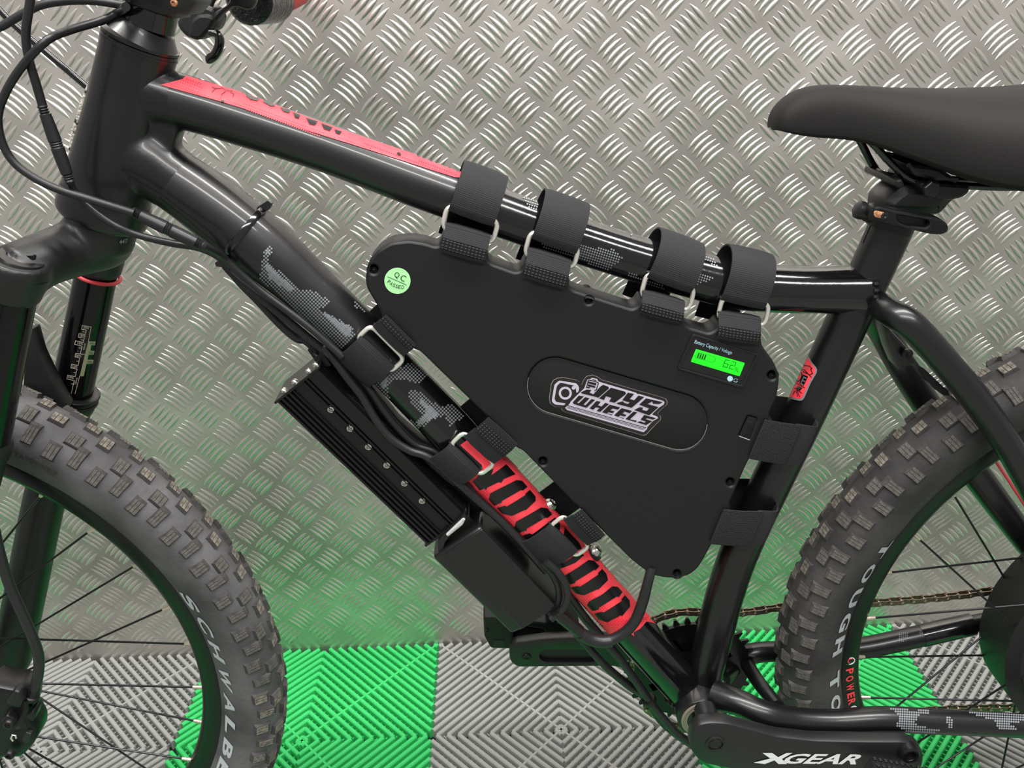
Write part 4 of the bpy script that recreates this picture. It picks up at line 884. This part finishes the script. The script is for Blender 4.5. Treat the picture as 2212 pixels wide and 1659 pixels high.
# QC sticker
qc = (858.5, 606); decal('inspection_sticker', [circ(qc, 28.3, 36)], YF, m_mint, bat, off=.0003, label='round mint green sticker reading QC PASSED')
th = math.radians(24); c, s_ = math.cos(th), math.sin(th); R2 = lambda x, y: (qc[0]+x*c-y*s_, qc[1]+x*s_+y*c)
mb = MB()
for ch_, x in (('Q', -11.5), ('C', 3.5)): O = R2(x, -3.5); text_mb(mb, ch_, O, (11*c, 11*s_), (13*s_, -13*c), YF, .0006)
for p in stroke([R2(-22.5, .6), R2(22, .6)], 1.1): decal_mb(mb, p, YF, .0006)
for i, ch_ in enumerate('PASSED'):
    a = math.radians(-50+20*i)  # along a shallow arc below the line
    x = -19+6.7*i; y = 12.5+3.2*(1-((i-2.5)/2.5)**2); O = R2(x, y); aa = th-(i-2.5)*.085
    text_mb(mb, ch_, O, (5.4*math.cos(aa), 5.4*math.sin(aa)), (7.6*math.sin(aa), -7.6*math.cos(aa)), YF, .0006)
mb.build('sticker_print', m_ink, bat, fixn=False, flat=True)
# logo sticker in the recess
zL = lambda L: zm((1180, 780), .13562, L)
YR = YF+.0011
edge = [(45, 590), (75, 360), (110, 300), (170, 265), (260, 252), (480, 295), (530, 325), (560, 372), (590, 300), (640, 235), (730, 214), (830, 250), (880, 290), (1450, 460), (1680, 522), (1900, 590), (1932, 640), (1925, 690), (1840, 760), (1775, 830), (1820, 870), (1825, 930), (1770, 985), (1640, 1120), (1590, 1175), (1540, 1185), (1480, 1165), (300, 810), (250, 780), (235, 745), (140, 730), (60, 670)]
st = empty('logo_sticker', at(1320, 870, YR), bat)
decal('sticker_edge', [zL(edge)], YR, m_edge, st, off=.0002)
cx_, cy_ = 1000, 700; decal('sticker_base', [zL([(cx_+(x-cx_)*.992, cy_+(y-cy_)*.985) for x, y in edge])], YR, m_stbase, st, off=.0004)
bg = [(605, 430), (655, 290), (700, 280), (730, 262), (810, 280), (830, 320), (890, 340), (1430, 500), (1450, 520), (1480, 520), (1860, 630), (1885, 650), (1870, 690), (1800, 735), (1700, 830), (1690, 850), (1770, 880), (1780, 905), (1690, 960), (1610, 1050), (1605, 1080), (1550, 1130), (330, 775), (300, 740), (370, 680), (390, 640), (520, 510)]
mb = MB(); decal_mb(mb, zL(bg), YR, .0006)
cam_o = rnd([(85, 640), (130, 370), (205, 305), (480, 350), (525, 410), (515, 480), (480, 510), (470, 420), (440, 385), (225, 340), (170, 390), (130, 600), (160, 650), (310, 670), (290, 700), (140, 690)], 25)
decal_mb(mb, zL(cam_o), YR, .0006)
rg = circ((303, 507), 104, 36); rgi = circ((303, 507), 68, 36)
for k in range(36): decal_mb(mb, zL([rg[k], rg[(k+1) % 36], rgi[(k+1) % 36], rgi[k]]), YR, .0006)
decal_mb(mb, zL(circ((435, 422), 30, 18)), YR, .0006)
mb.build('sticker_print', m_sticker, st, fixn=False, flat=True)
lt = [  # black letters: J A Y S / W H E E L S
    [(910, 375), (990, 405), (1000, 430), (830, 580), (770, 560), (560, 510), (550, 495), (640, 450), (720, 455), (690, 500), (750, 525), (870, 395)],
    [(1030, 420), (1260, 485), (1270, 520), (1090, 660), (1000, 640), (1040, 580), (950, 555), (920, 615), (840, 590), (1010, 440)],
    [(1300, 500), (1400, 520), (1330, 600), (1400, 620), (1470, 545), (1560, 570), (1360, 740), (1130, 680), (1120, 665), (1220, 635), (1240, 660), (1300, 680), (1330, 655), (1210, 620)],
    [(1590, 590), (1860, 650), (1800, 680), (1700, 675), (1690, 640), (1610, 680), (1790, 730), (1640, 860), (1400, 775), (1490, 730), (1540, 740), (1530, 775), (1600, 790), (1640, 750), (1480, 690)],
    [(520, 545), (600, 560), (490, 660), (520, 668), (620, 570), (690, 590), (590, 690), (625, 700), (720, 600), (780, 615), (640, 740), (440, 680), (420, 655)],
    [(800, 630), (870, 645), (820, 700), (880, 720), (940, 660), (1000, 680), (860, 805), (800, 790), (850, 745), (790, 730), (750, 770), (690, 750)],
    [(1010, 690), (1180, 735), (1140, 770), (1060, 750), (1020, 780), (1090, 800), (1060, 825), (990, 810), (960, 830), (1060, 850), (1040, 860), (890, 810)],
    [(1200, 745), (1370, 790), (1330, 825), (1250, 800), (1210, 830), (1280, 855), (1250, 880), (1180, 860), (1150, 885), (1240, 905), (1230, 915), (1080, 860)],
    [(1390, 800), (1450, 815), (1330, 925), (1440, 945), (1430, 970), (1260, 920)],
    [(1560, 855), (1750, 905), (1700, 930), (1610, 905), (1580, 920), (1690, 955), (1590, 1015), (1440, 970), (1500, 955), (1560, 980), (1590, 960), (1500, 930)]]
mb = MB()
for p in lt: decal_mb(mb, zL(p), YR, .0009)
for L, w_ in (([(345, 705), (1590, 1060)], 1.4), ([(335, 722), (1575, 1078)], .8), ([(330, 740), (1550, 1090)], .8)):
    for p in stroke(zL(L), w_): decal_mb(mb, p, YR, .0009)
for p in ([(675, 320), (800, 350), (790, 385), (668, 352)], [(665, 365), (785, 398), (775, 425), (658, 395)], [(655, 405), (700, 415), (690, 432), (648, 425)], [(735, 285), (800, 300), (795, 312), (732, 297)]): decal_mb(mb, zL(p), YR, .0009)
for p in stroke(zL([(640, 420), (670, 305), (690, 298), (820, 335), (830, 350), (800, 450), (770, 470)]), 1.8): decal_mb(mb, p, YR, .0009)
mb.build('sticker_print', m_ink, st, label='black lettering on the sticker', fixn=False, flat=True)

# ================================================================== STRAPS
Yv = Vector((0, 1, 0))
def ribbon(mb, path, T, w_, th, uv0=0.):
    """band of width w_ along T following path (list of points), thickness th"""
    n = len(path); vs = []; uv = []; L = 0
    for i, p in enumerate(path):
        a = path[max(i-1, 0)]; b = path[min(i+1, n-1)]; t = (b-a).normalized(); nn = t.cross(T).normalized()
        if i: L += (path[i]-path[i-1]).length
        for s_ in (-1, -.5, 0, .5, 1):
            e = 1 if abs(s_) < 1 else .45
            for q in (1, -1): vs.append(p+T*(w_/2*s_)+nn*(th/2*q*e)); uv.append((w_/2*s_, L+uv0))
    fs = []; W = 10
    for i in range(n-1):
        for k in range(4):
            for q in (0, 1): fs.append([i*W+2*k+q, i*W+2*k+2+q, (i+1)*W+2*k+2+q, (i+1)*W+2*k+q])
        fs.append([i*W, i*W+1, (i+1)*W+1, (i+1)*W]); fs.append([i*W+8, i*W+9, (i+1)*W+9, (i+1)*W+8])
    for i in (0, n-1):
        for k in range(4): fs.append([i*W+2*k, i*W+2*k+1, i*W+2*k+3, i*W+2*k+2])
    mb.add(vs, fs, uv)
def strap(label, group, ringpair, lowquad, ext, yf, tube_r, lowmats=(None, None), back=None, split=.5, ringpx=None, sag=.0):
    """ringpair: pixels of the wrapped band's ring edge; lowquad: TL,TR,BR,BL pixels of the short end lying on the case (ring side first)"""
    a, b = at(*ringpair[0], yf), at(*ringpair[1], yf); T = (b-a).normalized(); w_ = (b-a).length; c = (a+b)/2
    D = Vector((-T.z, 0, T.x))
    l = (at(*lowquad[2], YF)+at(*lowquad[3], YF))/2
    if (c-l).dot(D) < 0: D = -D
    root = empty('strap', c, label=label, cat='strap', group=group)
    h = (YB-yf) if back is None else back
    # long band round the tube
    path = [c+Yv*.007+D*.001, c+Yv*.002-D*.0003, c+D*.004]
    de = ext-h
    for k in range(1, 6): path.append(c+D*(.004+(de-.004)*k/5)+Yv*(-sag*math.sin(PI*k/5)))
    for k in range(1, 13): q = PI*k/12; path.append(c+D*(de+h*math.sin(q))+Yv*(h-h*math.cos(q)))
    for k in range(1, 6): path.append(c+D*(de-(de+.035)*k/5)+Yv*(2*h))
    mb = MB(); ribbon(mb, path, T, w_, .0030); mb.build('wrapped_band', m_web, root, uv=True, sharp=50)
    # short end on the case
    q = [at(*p, YF-.0022) for p in lowquad]; top_ = (q[0]+q[1])/2; bot = (q[3]+q[2])/2; T2 = (q[1]-q[0]).normalized(); w2 = ((q[1]-q[0]).length+(q[2]-q[3]).length)/2
    mid = top_.lerp(bot, split); yv = Vector((0, yf-.001-(YF-.0022), 0))
    mb = MB(); pth = [top_+yv+Vector((0, .006, 0)), top_+yv, top_.lerp(mid, .25)+yv*.9, top_.lerp(mid, .6)+yv*.5, mid+yv*.15, mid]; ribbon(mb, pth, T2, w2, .0034); mb.build('short_end', m_web, root, uv=True, sharp=50)
    mb = MB(); m2 = mid.lerp(bot, .68); ribbon(mb, [mid-Yv*.0012, mid.lerp(m2, .5)-Yv*.0012, m2-Yv*.0012], T2, w2*.985, .0042, .3); mb.build('hook_patch', m_hook, root, uv=True, sharp=50)
    mb = MB(); ribbon(mb, [m2-Yv*.0006, m2.lerp(bot, .5)-Yv*.0004, bot], T2, w2*.97, .0036); mb.build('loop_patch', m_fuzz, root, uv=True, sharp=50)
    # wire ring
    e = [at(*p, yf+.0040) for p in ringpx]
    lo, hi = (e[1]+e[3])/2, (e[0]+e[2])/2
    def rr(P, r):
        out = []
        for i in range(4):
            p, a_, b_ = P[i], P[i-1], P[(i+1) % 4]; s_, t_ = p+(a_-p).normalized()*r, p+(b_-p).normalized()*r
            for k in range(6): t = k/5; out.append(s_*(1-t)**2+p*2*t*(1-t)+t_*t*t)
        return out
    P = [e[0], e[2], e[3], e[1]]
    # the long sides pass through the two folds of webbing
    R_ = rr(P, (e[0]-e[1]).length*.34); MB().tube(R_,   .0021, 10, closed=True).build('wire_ring', m_steel, root, label='bright steel wire ring')
    return root
yt = YB-.0255
strap('front black strap on the top tube, beside the end of the red decal', 'straps round the top tube', [(969, 452), (1066, 487)], [(962, 488), (1060, 516), (1046, 570), (952, 540)], .036, yt, .02, ringpx=[(966, 443), (956, 494), (1077, 478), (1064, 525)])
strap('second black strap from the head tube on the top tube', 'straps round the top tube', [(1149, 513), (1246, 546)], [(1141, 542), (1237, 571), (1220, 625), (1130, 597)], .036, yt, .02, ringpx=[(1146, 499), (1133, 551), (1251, 533), (1239, 579)])
strap('third black strap from the head tube on the top tube, left of the last one', 'straps round the top tube', [(1399, 598), (1494, 632)], [(1390, 635), (1484, 660), (1471, 700), (1383, 674)], .037, yt, .02, ringpx=[(1397, 589), (1384, 640), (1501, 621), (1487, 671)])
strap('rearmost black strap on the top tube, above the green display', 'straps round the top tube', [(1558, 646), (1652, 667)], [(1557, 681), (1648, 695), (1637, 750), (1550, 723)], .041, yt, .02, ringpx=[(1561, 640), (1550, 688), (1662, 656), (1651, 703)])
yd = YB-.029
strap('uppermost black strap on the down tube, above the finned controller', 'straps round the down tube', [(777, 728), (850, 794)], [(806, 705), (872, 770), (902, 744), (831, 679)], .041, yd, .022, ringpx=[(771, 731), (801, 702), (844, 803), (874, 775)], back=.031, split=.6)
strap('middle black strap on the down tube, over the top of the red decal', 'straps round the down tube', [(971, 960), (1036, 1020)], [(1002, 944), (1069, 1004), (1117, 960), (1057, 899)], .039, yd, .022, ringpx=[(972, 961), (1002, 932), (1037, 1026), (1069, 1001)], back=.031, split=.45)
strap('lowest black strap on the down tube, across the red decal', 'straps round the down tube', [(1187, 1134), (1247, 1192)], [(1219, 1124), (1270, 1180), (1310, 1153), (1254, 1100)], .050, yd, .022, ringpx=[(1186, 1138), (1219, 1112), (1242, 1202), (1273, 1180)], back=.033, split=.45)
def seatstrap(label, quad, cut, dn):
    """flat end on the case, then round the seat tube: quad TL,TR,BR,BL"""
    ys = YB-.0335; q = [at(*p, ys) for p in quad]; root = empty('strap', (q[0]+q[2])/2, label=label, cat='strap', group='straps round the seat tube')
    l, r = (q[0]+q[3])/2, (q[1]+q[2])/2; T = ((q[0]-q[3])+(q[1]-q[2])).normalized(); w_ = ((q[0]-q[3]).length+(q[1]-q[2]).length)/2; m_ = l.lerp(r, cut); D = (r-m_).normalized(); h = .029
    mb = MB(); ribbon(mb, [l+Yv*.001, l.lerp(m_, .5)-Yv*.0012, m_-Yv*.001], T, w_, .0044); mb.build('loop_patch', m_fuzz, root, uv=True, sharp=50)
    e = r-D*.006; path = [m_+Yv*.0006-D*.004, m_.lerp(e, .5), e]
    for k in range(1, 13): a = PI*k/12; path.append(e+D*(.006*math.sin(a))+Yv*(h-h*math.cos(a)))
    for k in range(1, 5): path.append(e-D*(.05*k/4)+Yv*2*h)
    mb = MB(); ribbon(mb, path, T, w_, .0028); mb.build('wrapped_band', m_web, root, uv=True, sharp=50)
seatstrap('upper black strap on the seat tube, level with the small port cover', [(1652, 909), (1778, 921), (1737, 1007), (1620, 989)], .62, 0)
seatstrap('lower black strap on the seat tube, near the bottom of the battery', [(1563, 1105), (1691, 1101), (1656, 1180), (1536, 1172)], .66, 0)

# ================================================================== CONTROLLER
yk = YB-.020
con = empty('motor_controller', at(805, 990, yk), label='finned black aluminium controller box below the down tube', cat='controller')
a0, a1, b0, b1 = at(597, 865, yk), at(687, 797, yk), at(920, 1180, yk), at(1004, 1104, yk)
Lx = ((b0-a0)+(b1-a1)).normalized(); Wx = ((a1-a0)+(b1-b0)); Wx = (Wx-Lx*Wx.dot(Lx)).normalized(); wd = ((a1-a0).dot(Wx)+(b1-b0).dot(Wx))/2; ln_ = ((b0-a0).dot(Lx)+(b1-a1).dot(Lx))/2
O_ = (a0+b0)/2-Lx*ln_/2
pr = []; dp = .042
def groove(u0, u1, n, d):
    out = []
    for k in range(n):
        s_ = u0+(u1-u0)*k/n; e = (u1-u0)/n; out += [(s_, 0), (s_+e*.42, 0), (s_+e*.48, d), (s_+e*.94, d)]
    return out
pr = groove(0.02, .36, 4, .0035)+[(.365, 0), (.38, 0), (.385, .0025), (.60, .0025), (.605, 0), (.625, 0), (.63, .003), (.665, .003), (.67, 0), (.70, 0), (.705, .003), (.735, .003), (.74, 0), (.97, 0.0)]
prof = [(u*wd, d) for u, d in pr]
nf = 7
for k in range(nf):
    d0 = .004+(dp-.008)*k/nf; e = (dp-.008)/nf; prof += [(wd, d0), (wd, d0+e*.5), (wd-.0022, d0+e*.55), (wd-.0022, d0+e*.95)]
prof += [(wd, dp-.003), (wd-.003, dp), (.003, dp), (0, dp-.003), (0, .003)]
pp = [O_+Wx*u+Yv*d for u, d in prof]
MB().prism(pp, Lx*ln_).build('heat_sink', m_anod, con, sharp=25)
for u, v in ((715, 883), (756.5, 924), (796, 963.6), (835.7, 1003), (874, 1042), (912, 1080)): screw('case_screw', u, v, yk+.0022, 8.5, m_zinc, con, .0022)
def capq(o, d, nm): return MB().box(o+Wx*wd/2+Yv*(dp/2+.0005)+Lx*d, Wx, Yv, Lx, wd/2+.0015, dp/2+.0015, .0012).build(nm, m_anod, con, bevel=.0006)
capq(O_, -.0012, 'end_plate'); capq(O_+Lx*ln_, .0012, 'end_plate')
for k, (f_, dd_) in enumerate(((.16, .010), (.42, .010), (.76, .008), (.92, .010))):
    q = O_+Wx*wd*f_-Lx*.0024+Yv*dd_; MB().lathe(q, -Lx, [(.0034, 0), (.0034, .001), (.0024, .0028), (.001, .003), (0, .0024)], 14).build('end_screw', m_zinc, con)
for f_ in (.30, .62):
    q = O_+Lx*(ln_+.0024)+Wx*wd*f_+Yv*.006; MB().lathe(q, Lx, [(.003, 0), (.003, .001), (.002, .0024), (0, .0024)], 14).build('end_screw', m_zinc, con)
plate('dark_block', [rnd([(690, 782), (722, 764), (800, 830), (860, 905), (940, 975), (1015, 1048), (1060, 1110), (1010, 1112), (900, 1010)], 6)], yk+.026, .012, m_dark, con, .001)  # black block filling the gap between controller and down tube
plate('mounting_ear', [rnd([(664, 756), (677, 743), (700, 766), (716, 790), (688, 796), (678, 776)], 2), rnd([(673, 757), (679, 752), (688, 758), (690, 766), (684, 770), (675, 764)], 3)], yk+.012, .003, m_anod, con, .0004)
# junction box on the lower end
yj = YB-.030
jb = empty('junction_box', at(1080, 1260, yj), label='plain black plastic wiring box below the controller', cat='box')
j = [at(*p, yj) for p in ((1036, 1137), (961, 1193), (1132, 1362), (1205, 1310))]
Jl = ((j[2]-j[1])+(j[3]-j[0])).normalized(); Jw = ((j[0]-j[1])+(j[3]-j[2])); Jw = (Jw-Jl*Jw.dot(Jl)).normalized(); jl = ((j[2]-j[1]).dot(Jl)+(j[3]-j[0]).dot(Jl))/2; jw = ((j[0]-j[1]).dot(Jw)+(j[3]-j[2]).dot(Jw))/2; jc = (j[0]+j[1]+j[2]+j[3])/4
sl = .0155
MB().prism([jc-Jw*(jw/2)-Jl*jl/2, jc+Jw*(jw/2)-Jl*jl/2, jc+Jw*(jw/2)-Jl*jl/2+Yv*.046, jc-Jw*(jw/2+sl)-Jl*jl/2+Yv*.046, jc-Jw*(jw/2+sl)-Jl*jl/2+Yv*.004], Jl*jl).build('box_body', m_box, jb, bevel=.0035)
MB().prism([jc-Jw*(jw/2+.0006)-Jl*(jl/2-.002)-Yv*.0012, jc+Jw*(jw/2)-Jl*(jl/2-.002)-Yv*.0012, jc+Jw*(jw/2)-Jl*(jl/2-.002)+Yv*.003, jc-Jw*(jw/2+.0006)-Jl*(jl/2-.002)+Yv*.003], Jl*(jl-.004)).build('box_lid', m_box, jb, bevel=.0012)
plate('box_bracket', [rnd([(952, 1160), (1000, 1112), (1008, 1112), (1006, 1128), (985, 1145), (962, 1172), (956, 1196), (946, 1200), (945, 1170)], 4)], yj+.006, .02, m_box, jb, .001)
plate('sealant', [rnd([(962, 1156), (1000, 1120), (1006, 1122), (1000, 1134), (968, 1160)], 4)], yj+.004, .004, m_glue, jb, .0012, label='pale smeared sealant')

# ================================================================== CABLES
def connector(a, b, r, nm, parent, y):
    A, B = at(*a, y), at(*b, y); k = ppm(A); r /= k; d = (B-A); L = d.length; d.normalize(); pf = []
    for t, s_ in ((0, .55), (.02, .75), (.03, .78), (.045, .62), (.06, .80), (.075, .62), (.09, .82), (.105, .64), (.12, .86), (.3, .95), (.45, 1), (.46, .86), (.475, 1), (.49, .86), (.505, 1), (.52, .86), (.535, 1.0), (.7, .97), (.86, .88), (.875, .66), (.89, .84), (.905, .64), (.92, .82), (.94, .64), (.96, .78), (1, .55)): pf.append((r*s_, L*t))
    return MB().lathe(A, d, pf, 18).build(nm, m_cable, parent)
ca = empty('cable', at(120, 300, YB-.05), label='black cable with a moulded plug hanging straight down left of the head tube', cat='cable')
ptube('cable', [(70, -30, 9.5), (64, 10, 9.5), (56, 70, 9.5), (62, 125, 9.5), (78, 180, 9.5), (92, 228, 9.5)], YB-.055, m_cable, ca, seg=14)
connector((90, 225), (153, 398), 14, 'plug', ca, YB-.055)
ptube('cable', [(152, 394, 8), (158, 408, 8, .002), (176, 432, 8, .004), (212, 463, 8, .004), (255, 490, 8, .006), (300, 508, 8, .01), (370, 525, 8, .014), (430, 535, 8, .02), (475, 556, 8, .03), (500, 580, 8, .03)], YB-.055, m_cable, ca, seg=14)
cb = empty('cable', at(60, 300, YB-.05), label='black looping cable with a moulded plug crossing below the head tube', cat='cable')
ptube('cable', [(272, 14, 9), (262, 22, 9, .04), (225, 42, 9, .04), (150, 65, 9, .02), (100, 88, 9), (50, 140, 9), (14, 196, 9), (-4, 250, 9), (4, 305, 9), (30, 350, 9), (75, 384, 9), (130, 410, 9), (200, 432, 9), (290, 460, 9)], YB-.06, m_cable, cb, seg=14)
connector((284, 456), (446, 534), 15, 'plug', cb, YB-.055)
ptube('cable', [(440, 530, 8), (462, 541, 8, .01), (480, 552, 8, .02), (497, 570, 8, .025), (560, 625, 8, .03), (660, 700, 8, .03), (740, 770, 8, .03)], YB-.055, m_cable, cb, seg=14)
hn = empty('cable_bundle', at(640, 700, YB), label='bundle of black cables along the underside of the down tube', cat='cable')
ptube('cable', [(472, 556, 7), (500, 590, 8), (560, 640, 9), (620, 690, 9), (700, 756, 9), (760, 802, 9), (794, 836, 9), (826, 882, 9), (858, 922, 9), (898, 960, 9), (945, 980, 9), (1008, 1044, 10), (1085, 1126, 10), (1168, 1216, 10)], YB-.012, m_cable, hn, seg=12)
ptube('cable', [(480, 560, 7), (512, 604, 8), (556, 648, 9), (606, 700, 10), (640, 728, 11), (664, 738, 9), (700, 775, 9)], YB+.004, m_cable, hn, seg=12)
ptube('cable', [(700, 748, 8), (750, 815, 9), (782, 856, 9), (811, 905, 9), (842, 944, 9), (884, 972, 9), (930, 990, 9), (1000, 1050, 10), (1100, 1142, 10), (1180, 1232, 10)], YB-.02, m_cable, hn, seg=12)
mc = empty('cable_pair', at(1205, 1290, yj), label='pair of black cables looping at the right end of the wiring box', cat='cable')
ptube('cable', [(1180, 1212, 8), (1205, 1235, 8), (1222, 1262, 8), (1226, 1292, 8), (1214, 1318, 8), (1190, 1336, 8)], YB-.034, m_cable, mc, seg=14)
ptube('cable', [(1172, 1216, 8), (1194, 1240, 8), (1206, 1268, 8), (1206, 1300, 8), (1186, 1325, 8)], YB-.026, m_cable, mc, seg=14)
ptube('brake_hose', [(1225, 1280, 10), (1260, 1330, 10), (1300, 1378, 10), (1340, 1424, 9), (1380, 1480, 9), (1420, 1536, 9), (1470, 1590, 9), (1530, 1622, 9)], YB-.012, m_cable, bike, seg=12)
ptube('brake_hose', [(1195, 1320, 9), (1235, 1356, 9), (1270, 1396, 9), (1310, 1440, 9), (1360, 1482, 9), (1395, 1505, 9), (1430, 1560, 8), (1490, 1606, 8), (1550, 1636, 8)], YB-.004, m_cable, bike, seg=12)
c4 = at(1402, 1512, YB-.01); MB().lathe(c4, (at(1420, 1536, YB-.01)-c4), [(.0082, -.003), (.0088, 0), (.0082, .003)], 16).build('hose_clip', m_dark, bike)
pc_ = empty('battery_lead', at(1390, 1300, YB), label='thick black lead looping from the bottom of the battery to the wiring box', cat='cable')
ptube('cable', [(1408, 1225, 11, .004), (1400, 1255, 11), (1388, 1300, 12), (1372, 1340, 12), (1346, 1368, 12), (1312, 1384, 12), (1280, 1380, 12), (1252, 1364, 12)], YB-.032, m_cable, pc_, seg=18)
ptube('heat_shrink', [(1252, 1364, 13.5), (1236, 1350, 14.5), (1215, 1332, 15), (1200, 1318, 14)], YB-.032, m_box, pc_, seg=18)
ptube('heat_shrink', [(1322, 1383, 13.5), (1300, 1385, 14), (1275, 1380, 14), (1256, 1368, 13)], YB-.032, m_cable, pc_, seg=18)
# cable tie round the down tube
tie = empty('cable_tie', at(530, 505, YB-.03), label='black cable tie holding the cables to the top of the down tube', cat='cable tie')
T0 = at(528, 500, YB); Td = (at(600, 562, YB)-at(470, 456, YB)).normalized(); N1 = Td.cross(Yv).normalized(); r_ = 73/ppm(T0); pth = []
for k in range(37): a = 2*PI*k/36; pth.append(T0+(N1*math.cos(a)-Yv*math.sin(a))*r_*(1.0+.06*max(0, math.cos(a-PI*(0 if N1.z < 0 else 1)))))
mb = MB(); ribbon(mb, pth, Td, .0056, .0016); mb.build('tie_band', m_gloss, tie)
plate('tie_head', [rnd([(556, 446), (578, 432), (588, 440), (584, 450), (566, 462)], 2)], YB-.006, .008, m_gloss, tie, .0008)
plate('tie_head', [rnd([(474, 560), (492, 566), (482, 578), (466, 576), (463, 568)], 2)], YB-.022, .010, m_gloss, tie, .0008)
# bottle-cage bolts on the down tube
for nm, u, v in (('cage_bolt', 1289, 1188), ('cage_bolt', 1190, 1088)):
    p = at(u, v, YB); nn = (Vector((Td.z, 0, -Td.x)) if Td.z < 0 else Vector((-Td.z, 0, Td.x)))
    nn = Vector((.72, 0, .69)); b_ = p-nn*.010
    MB().lathe(b_, nn, [(.0085, 0), (.0085, .004), (.0095, .0045), (.0095, .007)], 20).build('bolt_washer', m_anod, bike)
    MB().lathe(b_+nn*.007, nn, [(.0068, 0), (.0066, .003), (.005, .006), (.003, .0066), (.0025, .003), (0, .003)], 18).build(nm, m_zinc, bike)
